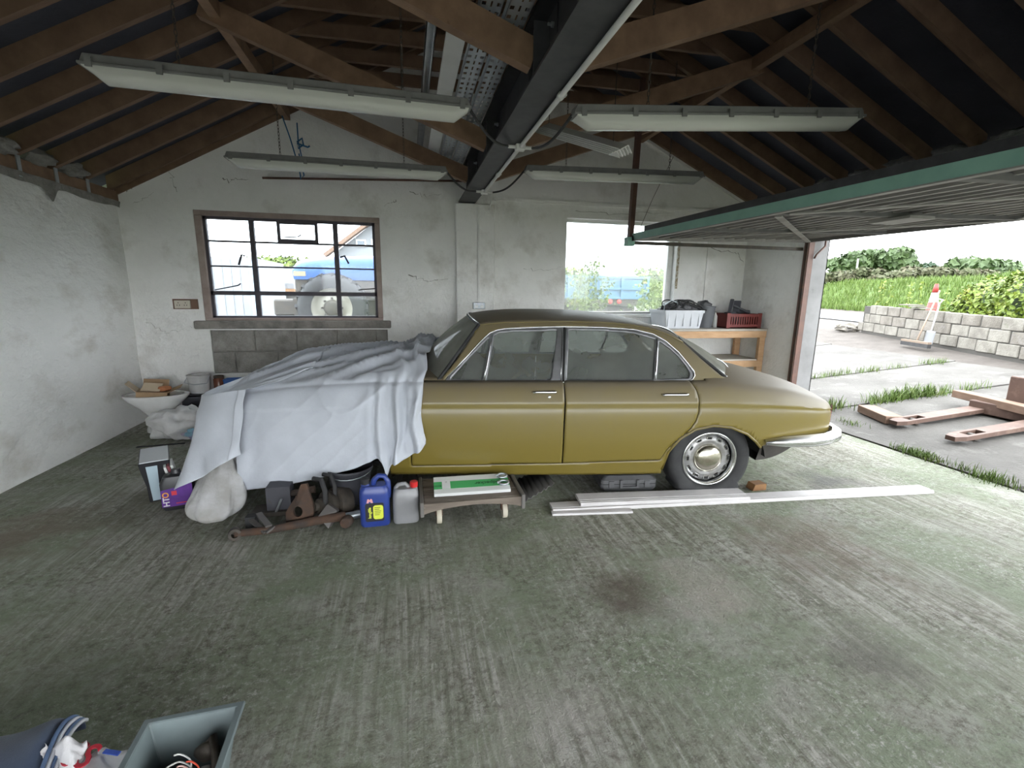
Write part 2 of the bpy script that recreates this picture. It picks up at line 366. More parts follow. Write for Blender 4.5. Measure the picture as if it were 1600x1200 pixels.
MB().box((XR-.035, JY-.02, 0), (XR+.045, JY+.055, 2.17)).build('door_post', brownpaint, wr, bevel=.004)
MB().box((XR-.045, JY-.012, 0), (XR-.033, JY+.02, 2.17)).build('door_post_edge', rust, wr)
MB().tube([(XR+.05,JY-.03,1.93),(XR+.05,JY-.05,1.97),(XR+.15,JY-.06,2.07),(XR+.15,JY-.06,2.14)], .011, 6).build('door_arm', brownpaint, wr, smooth=True)
# ---------------------------------------------------------------- roof
deck_t = .145
rf = MB()
for (xa, za, xb, zb) in ((XL-.35, zl(XL-.35), AP[0], AP[1]), (AP[0], AP[1], XR+.5, zr(XR+.5))):
    rf.add([(xa,Y0-.2,za+deck_t),(xb,Y0-.2,zb+deck_t),(xb,YB+.35,zb+deck_t),(xa,YB+.35,za+deck_t),(xa,Y0-.2,za+deck_t+.03),(xb,Y0-.2,zb+deck_t+.03),(xb,YB+.35,zb+deck_t+.03),(xa,YB+.35,za+deck_t+.03)],
           [(0,1,2,3),(7,6,5,4),(0,4,5,1),(1,5,6,2),(2,6,7,3),(3,7,4,0)])
roof = struct(rf.build('ceiling', felt))
LY = [5.90, 5.47, 5.05, 4.64, 4.23, 3.83, 3.43, 3.02, 2.61, 2.2, 1.8, 1.4, 1.0, .6, .2, -.2, -.6, -1.0, -1.4]
RY = [5.90, 5.40, 4.96, 4.53, 4.09, 3.68, 3.26, 2.82, 2.40, 1.98, 1.57, 1.15, .73, .3, -.1, -.5, -.9, -1.3, -1.7]
def rafter(xa, za, xb, zb, y, w=.045, h=.145):
    return MB().add([(xa,y-w/2,za),(xb,y-w/2,zb),(xb,y-w/2,zb+h),(xa,y-w/2,za+h),(xa,y+w/2,za),(xb,y+w/2,zb),(xb,y+w/2,zb+h),(xa,y+w/2,za+h)],
                    [(0,1,2,3),(7,6,5,4),(0,4,5,1),(1,5,6,2),(2,6,7,3),(3,7,4,0)])
for y in LY: rafter(XL-.02, zl(XL-.02), AP[0]-.02, AP[1]-.01, y).build('rafter', wood, roof)
for y in RY: rafter(AP[0]+.02, AP[1]-.01, XR+.02, zr(XR+.02), y).build('rafter', wood, roof)
MB().box((AP[0]-.02, Y0, AP[1]-.06), (AP[0]+.02, YB, AP[1]+.16)).build('ridge_board', wood, roof)
TZ = 3.58
for i in range(1, 12):
    a = Vector((XL+(TZ-2.47)/SL-.12, LY[i]+.045, TZ+.055)); b = Vector((AP[0]+(AP[1]-TZ)/SR+.12, RY[i]+.045, TZ+.055))
    MB().beam(a, b, .04, .11).build('collar_tie', wood, roof)
for (xa, za, nm) in ((-1.21, zl(-1.21), 'L'), (2.96, zr(2.96), 'R')):
    MB().box((xa-.035, Y0, za-.10), (xa+.035, YB-.03, za+.0)).build('purlin', wood2, roof)
for (y, xl_, xr_) in ((2.55, .70, .95), (3.97, .69, .95), (5.12, .72, .93), (1.2, .70, .95)):
    MB().beam((.66, y, 2.66), (-1.30, y, 3.36), .07, .14, up=(0,0,1)).build('strut', wood2, roof)
    MB().beam((.84, y-.03, 2.66), (3.04, y-.05, 3.44), .07, .14, up=(0,0,1)).build('strut', wood2, roof)
pl = MB().box((XL-.10, Y0, 2.36), (XL+.03, YB, 2.47)).build('wall_plate', wood2, roof)
MB().box((XR-.03, Y0, 2.62), (XR+.1, YB, 2.69)).build('wall_plate', blacksteel, roof)
MB().beam((-2.93, YB-.012, zl(-2.93)-.02), (AP[0], YB-.012, AP[1]-.02), .02, .05).build('verge_trim', wood, roof)
MB().beam((XR, YB-.012, zr(XR)-.01), (AP[0], YB-.012, AP[1]-.01), .02, .035).build('verge_trim', whitepvc, roof)
for y in LY[1:8]: MB().box((XL+.03, y-.02, 2.33), (XL+.038, y+.02, 2.54)).build('rafter_strap', galv, roof)
for y in RY[1:9]: MB().box((XR-.045, y-.015, 2.60), (XR-.035, y+.015, 2.76)).build('rafter_strap', galv, roof)
insul = mat('grey_insulation', (.30,.30,.31), .95, c2=(.18,.18,.19), sc=12, bump=.02, bsc=25)
for i, (y, sx) in enumerate(((4.75,.10),(4.3,.12),(3.85,.16),(3.45,.14),(3.05,.15))):
    MB().blob((XR-.02, y, 2.74), (.09, sx, .055), .5, 2.6, 3, i+.5).build('insulation_tuft', insul, roof, smooth=True)
for i, y in enumerate((4.45, 4.85, 5.25)): MB().blob((XL+.04, y, 2.52), (.10, .13, .06), .5, 2.6, 3, i+9.5).build('insulation_tuft', mortar, roof, smooth=True)
FW = MB().box((XL-.22, Y0-.22, -.15), (XL+.6, Y0, 2.15)).box((XR-.5, Y0-.22, -.15), (XR+.25, Y0, 2.15)).box((XL-.22, Y0-.22, 2.15), (XR+.25, Y0, 2.62))  # wide unseen doorway left open behind the camera, added to light the room
FW.add([(XL-.22,Y0-.22,2.62),(XR+.25,Y0-.22,2.62),(AP[0],Y0-.22,4.6),(XL-.22,Y0,2.62),(XR+.25,Y0,2.62),(AP[0],Y0,4.6)], [(0,1,2),(5,4,3),(0,3,4,1),(1,4,5,2),(2,5,3,0)])
struct(FW.build('wall_front', plaster))
# ================================================================ CAR
CA = math.radians(-8.4945)
cd = Vector((math.cos(CA), math.sin(CA), 0)); cn = Vector((-math.sin(CA), math.cos(CA), 0))
CARLOC = Vector((2.2, 2.922, 0)) + cn*.83
CARM = Matrix.Translation(CARLOC) @ Matrix.Rotation(CA, 4, 'Z')
car = thing('car', 'dusty mustard yellow four-door saloon with chrome trim, bonnet under a white sheet', 'car', CARLOC, CA)
def dusty(name, c, dust, rough=.32, metal=0.0, amt=1.0, coat=.3, base=.03):
    m = bpy.data.materials.new(name); m.use_nodes = True; nt = m.node_tree; N = nt.nodes; L = nt.links; b = N['Principled BSDF']
    ge = N.new('ShaderNodeNewGeometry'); sx = N.new('ShaderNodeSeparateXYZ'); L.new(ge.outputs['Normal'], sx.inputs[0])
    tc = N.new('ShaderNodeTexCoord'); n1 = N.new('ShaderNodeTexNoise'); n1.inputs['Scale'].default_value = 5; n1.inputs['Detail'].default_value = 8; L.new(tc.outputs['Object'], n1.inputs['Vector'])
    a = N.new('ShaderNodeMath'); a.operation = 'MULTIPLY_ADD'; a.inputs[1].default_value = .35; L.new(n1.outputs[0], a.inputs[0]); L.new(sx.outputs[2], a.inputs[2])
    mr = N.new('ShaderNodeMapRange'); mr.inputs[1].default_value = .18; mr.inputs[2].default_value = .85; mr.inputs[3].default_value = base; mr.inputs[4].default_value = amt; L.new(a.outputs[0], mr.inputs[0])
    x = N.new('ShaderNodeMix'); x.data_type = 'RGBA'; x.inputs['A'].default_value = (*c, 1); x.inputs['B'].default_value = (*dust, 1); L.new(mr.outputs[0], x.inputs['Factor']); L.new(x.outputs['Result'], b.inputs['Base Color'])
    r = N.new('ShaderNodeMapRange'); r.inputs[3].default_value = rough; r.inputs[4].default_value = .62; L.new(mr.outputs[0], r.inputs[0]); L.new(r.outputs[0], b.inputs['Roughness'])
    b.inputs['Metallic'].default_value = metal
    iv = N.new('ShaderNodeMath'); iv.operation = 'MULTIPLY_ADD'; iv.inputs[1].default_value = -coat; iv.inputs[2].default_value = coat; L.new(mr.outputs[0], iv.inputs[0]); L.new(iv.outputs[0], b.inputs['Coat Weight'])
    b.inputs['Coat Roughness'].default_value = .12
    MATS[name] = m; return m
paint = dusty('mustard_car_paint', (.165,.125,.022), (.14,.115,.08), .36, amt=.92)
carglass = glassmat('dusty_car_glass', (.66,.71,.69), .4, (.40,.42,.39), 3.5, 1.0)
screenglass = glassmat('very_dusty_glass', (.6,.64,.6), .72, (.42,.42,.37), 6, .8)
framegrey = mat('brushed_window_frame', (.26,.26,.27), .4, .7, c2=(.20,.20,.21), sc=9)
darkpan = mat('underbody_black', (.012,.012,.012), .9)
seatm = mat('dusty_grey_seat', (.15,.16,.145), .8, c2=(.10,.105,.095), sc=6)
Wm = [(-3.70,.60),(-3.62,.72),(-3.45,.80),(-3.2,.845),(-2.8,.875),(-2.0,.885),(-.5,.885),(.1,.887),(.35,.875),(.6,.845),(.8,.80),(.93,.745),(1.0,.69),(1.04,.62)]
Zt = [(-3.70,.66),(-3.6,.72),(-3.4,.78),(-3.0,.84),(-2.4,.87),(-2.0,.875),(0,.874),(.1,.866),(.37,.836),(.62,.797),(.85,.735),(.96,.70),(1.04,.665)]
Zc = [(-3.70,.72),(-3.5,.82),(-3.2,.885),(-2.8,.935),(-2.4,.965),(-2.1,.955),(-1.0,.93),(0,.955),(.2,.955),(.5,.888),(.8,.81),(.96,.755),(1.04,.70)]
Zb = [(-3.70,.42),(-3.2,.36),(-3.0,.22),(-2.4,.20),(.20,.20),(.33,.385),(.6,.405),(1.04,.44)]
PO = [(.10,.085),(.20,.058),(.28,.030),(.42,.006),(.56,0),(.66,.002),(.705,.009),(.722,.004),(.745,.010),(.79,.026),(.83,.045),(.86,.07),(.875,.105)]
def side_w(s, z):
    zt = interp(Zt, s); zz = z if z < .58 else .58+(z-.58)*(.295/max(.02, zt-.58))
    return interp(Wm, s)-interp(PO, zz)
NSD, NTP = 36, 12
def section(s):
    zb, zt, zc = interp(Zb, s), interp(Zt, s), interp(Zc, s)
    out = []
    for j in range(NSD+1):
        z = lerp(zb, zt, j/NSD); out.append((side_w(s, z), z))
    vs = out[-1][0]
    for j in range(1, NTP+1):
        t = j/NTP; v = vs*(1-t); out.append((v, zt+(zc-zt)*(1-(v/vs)**2.4)))
    return out
def hood_z(s, v):
    zt, zc = interp(Zt, s), interp(Zc, s); vs = interp(Wm, s)-.105; a = min(1, abs(v)/vs)
    return zt+(zc-zt)*(1-a**2.4)
def inpoly(p, poly):
    x, y = p; c = False; n = len(poly)
    for i in range(n):
        x0, y0 = poly[i]; x1, y1 = poly[i-1]
        if (y0 > y) != (y1 > y) and x < (x1-x0)*(y-y0)/(y1-y0)+x0: c = not c
    return c
def nearest(p, poly):
    best = None; n = len(poly)
    for i in range(n):
        a = Vector(poly[i-1]); b = Vector(poly[i]); ab = b-a; t = max(0, min(1, (Vector(p)-a).dot(ab)/max(1e-9, ab.length_squared)))
        q = a+ab*t; d = (Vector(p)-q).length
        if best is None or d < best[0]: best = (d, q)
    return best[1]
def smooth_poly(pts, n=6):          # closed Catmull-Rom
    out = []; m = len(pts)
    for i in range(m):
        p0, p1, p2, p3 = [Vector(pts[(i+k-1) % m]) for k in range(4)]
        for k in range(n):
            t = k/n; q = .5*((2*p1)+(p2-p0)*t+(2*p0-5*p1+4*p2-p3)*t*t+(3*p1-p0-3*p2+p3)*t**3); out.append((q.x, q.y))
    return out
def carve(uv, faces, pos, polys, gap=.0):
    """split a sheet of (s,z) cells into regions: polys = [(name, polygon)], rest = 'rest'; borders snapped on the outlines"""
    reg = {}
    for f in faces:
        cx = sum(uv[i][0] for i in f)/len(f); cz = sum(uv[i][1] for i in f)/len(f); nm = 'rest'
        for (k, pl_) in polys:
            if inpoly((cx, cz), pl_): nm = k; break
        reg.setdefault(nm, []).append(f)
    owner = {}
    for k, fs in reg.items():
        for f in fs:
            for i in f: owner.setdefault(i, set()).add(k)
    pd = dict(polys); out = {}
    for k, fs in reg.items():
        mp = {}; vs = []; nf = []
        for f in fs:
            g = []
            for i in f:
                if i not in mp:
                    p = uv[i]
                    if len(owner[i]) > 1:
                        cand = [nearest(p, pd[o]) for o in owner[i] if o in pd]
                        q = min(cand, key=lambda c: (Vector(p)-c).length)
                        if gap:
                            sgn = k in pd
                            ctr = None
                            if sgn: ctr = Vector((sum(a for a, _ in pd[k])/len(pd[k]), sum(b for _, b in pd[k])/len(pd[k]))); q = q+(ctr-q).normalized()*gap
                        p = (q.x, q.y)
                    mp[i] = len(vs); vs.append((i, p))
                g.append(mp[i])
            nf.append(tuple(g))
        out[k] = ([pos(i, p) for i, p in vs], nf)
    return out
FDOOR = [(-2.226,.27),(-1.149,.277),(-1.150,.55),(-1.146,.72),(-1.150,.95),(-2.19,.95)]
RDOOR = [(-1.141,.277),(-.412,.292),(-.400,.32),(-.367,.386),(-.296,.464),(-.216,.538),(-.178,.60),(-.161,.676),(-.165,.76),(-.178,.82),(-.205,.87),(-.215,.95),(-1.142,.95),(-1.138,.72),(-1.142,.55)]
ARCH = [(-.383,.0),(-.383,.212),(-.36,.361),(-.287,.464),(-.173,.536),(-.044,.562),(.093,.546),(.221,.493),(.300,.430),(.345,.385),(.36,.0)]
FARCH = [(-2.76+.385*math.cos(a), .27+.30*math.sin(a)) for a in [PI*k/12 for k in range(13)]]+[(-3.145,0),(-2.375,0)]
HOLE = [(-1.95,-.70),(-.10,-.70),(-.10,.70),(-1.95,.70)]
NS = 237; S0, S1 = -3.70, 1.04
sts = [lerp(S0, S1, i/NS) for i in range(NS+1)]; secs = [section(s) for s in sts]; NJ = NSD+NTP
def shell(sgn):
    uv = []; P3 = []
    for i, s in enumerate(sts):
        for (v, z) in secs[i]: uv.append((s, z)); P3.append((s, v*sgn, z))
    side_f = []; top_f = []
    for i in range(NS):
        for j in range(NJ):
            f = (i*(NJ+1)+j, (i+1)*(NJ+1)+j, (i+1)*(NJ+1)+j+1, i*(NJ+1)+j+1)
            if j < NSD: side_f.append(f)
            else:
                s = (sts[i]+sts[i+1])/2; v = P3[f[2]][1]
                if -1.98 < s < -.08 and abs(v) < .72: continue
                top_f.append(f)
    def pos(i, p): 
        if p == uv[i]: return P3[i]
        return (p[0], sgn*side_w(p[0], p[1]), p[1])
    r = carve(uv, side_f, pos, [('arch', ARCH), ('farch', FARCH), ('fdoor', FDOOR), ('rdoor', RDOOR)], gap=.005)
    mb = MB(); mb.add(*r['rest'])
    used = sorted({i for f in top_f for i in f}); mp = {i: k for k, i in enumerate(used)}
    mb.add([P3[i] for i in used], [tuple(mp[i] for i in f) for f in top_f])
    return mb, r
def finish(mb, name, m, parent=car, weld=.0012, solid=0.0):
    me = bpy.data.meshes.new(name); me.from_pydata(mb.v, [], mb.f); bm = bmesh.new(); bm.from_mesh(me)
    bmesh.ops.remove_doubles(bm, verts=bm.verts, dist=weld); bmesh.ops.recalc_face_normals(bm, faces=bm.faces); bm.to_mesh(me); bm.free()
    me.polygons.foreach_set('use_smooth', [True]*len(me.polygons)); me.set_sharp_from_angle(angle=math.radians(40))
    me.materials.append(m); o = bpy.data.objects.new(name, me); C.objects.link(o); o.parent = parent
    if solid: md = o.modifiers.new('t', 'SOLIDIFY'); md.thickness = solid; md.offset = 0
    return o
bodymb = MB(); doors = []
for sgn in (-1, 1):
    mb, r = shell(sgn); bodymb.add(mb.v, mb.f)
    for k, nm in (('fdoor', 'front_door'), ('rdoor', 'rear_door')):
        q = MB(); q.add(*r[k]); doors.append((sgn, k, finish(q, nm, paint, solid=.006)))
# nose and tail caps
for idx, fl_ in ((0, 1), (-1, 0)):
    s = sts[idx]; sec = secs[idx]; pts = [(s, v, z) for v, z in sec]+[(s, -v, z) for v, z in sec[-2::-1]]
    cz = (sec[0][1]+sec[-1][1])/2; k = len(pts); dx = .03 if idx else -.04
    bodymb.add(pts+[(s+dx, p[1]*.85, cz+(p[2]-cz)*.85) for p in pts], [(i, (i+1) % k, k+(i+1) % k, k+i) for i in range(k)]+[tuple(range(k, 2*k))])
body = finish(bodymb, 'body_shell', paint, weld=.0015, solid=.006)
LP = lambda mb, name, m, parent=car, **k: mb.build(name, m, parent, world=False, **k)
# boot lid shut line, underbody, wheel housings
for sgn in (-1, 1):
    LP(MB().tube([(s, sgn*v, interp(Zt, s)+(interp(Zc, s)-interp(Zt, s))*(1-(v/(interp(Wm, s)-.105))**2.4)+.0005) for s, v in ((.20,.60),(.45,.635),(.7,.62),(.9,.58),(1.0,.52))], .003, 5), 'boot_shut_line', darkpan)
LP(MB().box((-3.3,-.70,.235), (.36,.70,.25)).box((.36,-.55,.30), (.85,.55,.40)), 'underbody', darkpan)
LP(MB().box((-3.3,-.45,.12), (-2.2,.45,.24)).box((-.3,-.5,.18), (.3,.5,.30)).tube([(-2.2,.1,.2),(.3,.1,.22)], .03, 8), 'running_gear', darkmetal)
for s0, r0 in ((0, .42), (-2.76, .42)):
    for sgn in (-1, 1):
        LP(MB().grid(20, 1, lambda a, b: (s0+r0*math.cos(PI*.98*a+.10), sgn*lerp(.82, .45, b), .26+r0*.78*math.sin(PI*.98*a+.10))).add([(s0-.42,sgn*.45,.2),(s0+.38,sgn*.45,.2),(s0+.38,sgn*.45,.62),(s0-.42,sgn*.45,.62)], [(0,1,2,3)]), 'wheel_housing', darkpan, smooth=True)
for sgn in (-1, 1):
    LP(MB().tube([(s, sgn*(side_w(s, z)+.001), z) for s, z in ARCH[1:-1]], .010, 6), 'arch_lip', paint, smooth=True)
# sill strip below the doors reads as its own panel: shadow line
# handles
for sgn, k, o in doors:
    a, b, zz = ((-1.369, -1.21, .808) if k == 'fdoor' else (-.437, -.258, .789))
    y = lambda s: sgn*(side_w(s, zz)+.022)
    h = MB().tube([(a, sgn*side_w(a, zz), zz), (a+.008, y(a), zz), (a+.03, y(a), zz+.002), (b-.02, y(b), zz+.002), (b, y(b), zz+.001), (b+.004, sgn*side_w(b, zz), zz)], [.007,.009,.009,.011,.012,.008], 8)
    LP(h, 'handle', chrome, o, smooth=True)
    if k == 'fdoor': LP(MB().lathe([(.012,0),(.012,.008),(.006,.011),(0,.011)], 12, Matrix.Translation((-1.25, sgn*(side_w(-1.25,.772)-.002), .772)) @ Matrix.Rotation(sgn*-PI/2, 4, 'X')), 'lock', chrome, o, smooth=True)
# ---------------------------------------------------------------- greenhouse
def gv(s, z):
    dz = z-.87
    return .787-.40*dz-.30*dz*dz-.05*smooth((s+.45)/.6)-.03*smooth((-1.75-s)/.3)
OUT = [(-2.05,.84),(-1.91,1.0),(-1.84,1.10),(-1.775,1.20),(-1.735,1.258),(-1.55,1.275),(-1.118,1.284),(-.83,1.281),(-.60,1.264),(-.44,1.235),(-.32,1.195),(-.215,1.14),(-.085,1.02),(.055,.905),(.16,.84)]
CHR = [(-1.995,.864),(-1.827,1.041),(-1.73,1.143),(-1.665,1.20),(-1.61,1.22),(-1.547,1.231),(-1.30,1.243),(-1.118,1.247),(-.828,1.245),(-.586,1.232),(-.442,1.20),(-.35,1.15),(-.262,1.073),(-.20,.997),(-.158,.935),(-.155,.905),(-.175,.88),(-.218,.866)]
FG1 = [(-1.945,.882),(-1.80,1.041),(-1.665,1.172),(-1.722,.882)]
FG2 = [(-1.690,.882),(-1.630,1.183),(-1.60,1.198),(-1.501,1.207),(-1.167,1.219),(-1.228,.882)]
RG1 = [(-1.115,.882),(-1.079,1.222),(-.83,1.220),(-.589,1.203),(-.43,1.160),(-.478,.882)]
RG2 = [(-.452,.884),(-.404,1.150),(-.332,1.099),(-.267,1.041),(-.215,.975),(-.192,.935),(-.19,.91),(-.205,.89)]
gs = [lerp(-2.06, .17, i/223) for i in range(224)]; gz = [lerp(.838, 1.290, j/46) for j in range(47)]
for sgn in (-1, 1):
    uv = [(s, z) for s in gs for z in gz]; nzv = len(gz)
    fs = [(i*nzv+j, (i+1)*nzv+j, (i+1)*nzv+j+1, i*nzv+j+1) for i in range(len(gs)-1) for j in range(nzv-1)]
    fs = [f for f in fs if True]
    pos = lambda i, p: (p[0], sgn*gv(p[0], p[1]), p[1])
    r = carve(uv, fs, pos, [('FG1', FG1), ('FG2', FG2), ('RG1', RG1), ('RG2', RG2), ('frame', CHR), ('body', OUT)])
    q = MB(); q.add(*r['body']); finish(q, 'pillars', paint, solid=.006)
    q = MB(); q.add([(x, y-sgn*.004, z) for x, y, z in r['frame'][0]], r['frame'][1]); finish(q, 'window_frame', framegrey, solid=.008)
    for k, nm in (('FG1', 'quarter_light'), ('FG2', 'front_door_glass'), ('RG1', 'rear_door_glass'), ('RG2', 'rear_quarter_light')):
        q = MB(); q.add([(x, y-sgn*.012, z) for x, y, z in r[k][0]], r[k][1]); finish(q, nm, carglass)
    o3 = lambda s, z, d=.004: (s, sgn*(gv(s, z)+d), z)
    LP(MB().tube([o3(*p) for p in CHR], .0055, 6, closed=False), 'chrome_surround', chrome, smooth=True)
    LP(MB().tube([o3(s, .866) for s in (-2.0,-1.6,-1.2,-.8,-.4,-.2)], .006, 6), 'waist_chrome', chrome, smooth=True)
    LP(MB().tube([o3(s, z) for s, z in OUT[3:12]], .005, 6), 'rain_gutter', paint, smooth=True)
    for (a, b, w) in (((-1.707,.876),(-1.648,1.19),.012), ((-1.131,.872),(-1.099,1.24),.008), ((-1.158,.872),(-1.128,1.24),.005), ((-.464,.88),(-.415,1.17),.010)):
        LP(MB().tube([o3(lerp(a[0], b[0], t), lerp(a[1], b[1], t), .003) for t in (0,.25,.5,.75,1)], w*.6, 6), 'divider', chrome if w != .008 else framegrey, smooth=True)
    LP(MB().tube([o3(lerp(-1.139,-1.111,t), lerp(.87,1.24,t), .001) for t in (0,.5,1)], .008, 6), 'pillar_gap', darkpan)
ZR = [(-1.83,1.303),(-1.735,1.320),(-1.62,1.334),(-1.46,1.345),(-1.18,1.348),(-.9,1.342),(-.6,1.312),(-.40,1.270),(-.22,1.212),(-.15,1.185)]
ZE = [(p[0], p[1]) for p in OUT[4:12]]
def roof_pt(a, b):       # a: front..rear, b: -1..1 across
    bb = b*2-1; q = abs(bb)
    s = lerp(lerp(-1.83, -1.735, q**2), lerp(-.17, -.215, q**2), a)
    se = lerp(-1.735, -.215, a); ze = interp(ZE, se); ve = gv(se, ze); zc = interp(ZR, s)
    return (s, bb*ve, ze+(zc-ze)*(1-q**2.6))
q = MB().grid(60, 32, roof_pt); rfo = finish(q, 'roof_panel', paint, solid=.006)
def screen(bc, bk, tc_, tk, n=24):
    def fn(a, b):
        bb = b*2-1; q = abs(bb)
        B = Vector(bc).lerp(Vector(bk), q**2.2); B.y = bb*bk[1]; T = Vector(tc_).lerp(Vector(tk), q**2.2); T.y = bb*tk[1]
        p = B.lerp(T, a); bul = .03*math.sin(PI*a); p.z += bul*(1-q**3)*.5; p.x += (-bul if bc[0] < -1 else bul)*(1-q**3)*.5
        return p
    return fn
wf = screen((-2.27,0,.905), (-2.035,.765,.868), (-1.835,0,1.303), (-1.745,.598,1.258))
finish(MB().grid(24, 32, wf), 'windscreen', screenglass)
rfn = screen((.34,0,.935), (.145,.70,.862), (-.175,0,1.207), (-.22,.60,1.150))
finish(MB().grid(24, 32, rfn), 'rear_window', screenglass)
for fn, nm in ((wf, 'windscreen_seal'), (rfn, 'rear_window_seal')):
    path = [fn(a/10, 0) for a in range(11)]+[fn(1, b/20) for b in range(1, 21)]+[fn(1-a/10, 1) for a in range(1, 11)]+[fn(0, 1-b/20) for b in range(1, 20)]
    LP(MB().tube(path, .013, 6, closed=True), nm, rubber, smooth=True)
    LP(MB().tube([Vector(p)+Vector((0,0,.010)) for p in path], .005, 5, closed=True), 'bright_seal_strip', chrome, smooth=True)
# cabin interior
def cushion(mb, c, sz): mb.cbox(c, sz)
LP(MB().box((-1.95,-.72,.25), (-.08,.72,.27)).box((-2.0,-.72,.27), (-1.9,.72,.8)), 'cabin_floor', seatm)
LP(MB().box((-2.02,-.70,.68), (-1.78,.70,.84)), 'dashboard', seatm, bevel=.04)
for y in (-.37, .37):
    st = LP(MB().cbox((-1.2, y, .42), (.5,.52,.18)), 'front_seat', seatm, bevel=.05)
    LP(MB().beam((-1.03, y, .45), (-.90, y, .97), .5, .13, up=(1,0,0)), 'seat_back', seatm, st, bevel=.04)
LP(MB().cbox((-.40, 0, .44), (.5,1.25,.2)), 'rear_seat', seatm, bevel=.05)
LP(MB().beam((-.22, 0, .45), (-.06, 0, .90), 1.25, .16, up=(1,0,0)), 'rear_seat_back', seatm, bevel=.05)
sw = [(-1.66+.18*math.cos(t)*.35, .37+.19*math.sin(t), .80+.18*math.cos(t)) for t in [2*PI*k/24 for k in range(24)]]
LP(MB().tube(sw, .012, 6, closed=True).tube([(-1.66,.19,.80),(-1.66,.55,.80)], .012, 6).tube([(-1.66,.37,.80),(-1.85,.37,.74)], .02, 6), 'steering_wheel', darkmetal, smooth=True)
LP(MB().cbox((-1.72, 0, 1.20), (.02,.22,.06)), 'rear_view_mirror', darkmetal, bevel=.008)
# rear bumper
def bump_path(k=1.0): return [(.36,.905),(.50,.908),(.70,.898),(.86,.866),(.98,.80),(1.07,.69),(1.115,.52),(1.13,.28),(1.135,0)]
bp_ = bump_path(); full = [(s, -v) for s, v in bp_]+[(s, v) for s, v in bp_[-2::-1]]
prof = [(-.012,.392),(.012,.396),(.030,.412),(.036,.440),(.028,.462),(.010,.474),(-.03,.476)]
bmb = MB(); m_ = len(full); vs = []
for i, (s, v) in enumerate(full):
    a = Vector(full[max(i-1, 0)]); b = Vector(full[min(i+1, m_-1)]); t = (b-a).normalized(); nn = Vector((t.y, -t.x))
    e = .45 if i in (0, m_-1) else (.85 if i in (1, m_-2) else 1)
    for (o_, z) in prof: vs.append((s+nn.x*o_*e, v+nn.y*o_*e, .434+(z-.434)*e+.012*(s-.4)))
k = len(prof)
bmb.add(vs, [(i*k+j, (i+1)*k+j, (i+1)*k+j+1, i*k+j+1) for i in range(m_-1) for j in range(k-1)]+[tuple(range(k)), tuple((m_-1)*k+j for j in range(k))])
LP(bmb, 'rear_bumper', dusty('dusty_chrome', (.72,.73,.74), (.45,.43,.40), .2, 1.0, .4, 0, .02), smooth=True)
for sgn in (-1, 1): LP(MB().beam((1.05,sgn*.52,.40), (1.155,sgn*.50,.40), .05, .055), 'overrider', chrome)
valm = mat('dusty_dark_valance', (.04,.036,.033), .75, c2=(.06,.054,.048), sc=7)
vb = [(.385,.245),(.50,.245),(.62,.262),(.75,.30),(.85,.345),(.90,.39)]
vm = MB()
for sgn in (-1, 1): vm.grid(24, 4, lambda a, b: (lerp(.385,.90,a), sgn*(interp(Wm, lerp(.385,.90,a))-.05-.06*b-.10*a*b), lerp(.425, interp(vb, lerp(.385,.90,a)), b)))
vm.grid(24, 8, lambda a, b: (lerp(.385,.90,a), lerp(-1,1,b)*(interp(Wm, lerp(.385,.90,a))-.11-.10*a), interp(vb, lerp(.385,.90,a))))
LP(vm, 'rear_valance', valm, smooth=True)
redlens = mat('red_lens', (.35,.02,.02), .25)
for sgn in (-1, 1): LP(MB().grid(6, 6, lambda a, b: (lerp(.985,1.045,a)+.012, sgn*(interp(Wm, lerp(.985,1.045,a))-.02+.012), lerp(.50,.66,b))), 'tail_lamp', redlens, smooth=True)
# front bumper, grille, lamps (under the sheet)
fb = [(-3.36,.80),(-3.5,.79),(-3.64,.72),(-3.74,.57),(-3.78,.30),(-3.79,0)]; fb = [(s,-v) for s,v in fb]+[(s,v) for s,v in fb[-2::-1]]
LP(MB().tube([(s+.03, v*.95, .45) for s, v in fb], .03, 8), 'front_bumper', chrome, smooth=True)
gr = LP(MB().box((-3.76,-.40,.50), (-3.72,.40,.64)), 'grille', darkmetal, bevel=.01)
for i in range(9): LP(MB().box((-3.77,-.38+i*.09,.51), (-3.76,-.365+i*.09,.63)), 'grille_bar', chrome, gr)
for y in (-.62,-.46,.46,.62): LP(MB().lathe([(.075,0),(.08,.02),(.05,.045),(0,.05)], 18, Matrix.Translation((-3.70,y*.95,.60)) @ Matrix.Rotation(-PI/2,4,'Y')), 'headlamp', whitepvc, smooth=True)
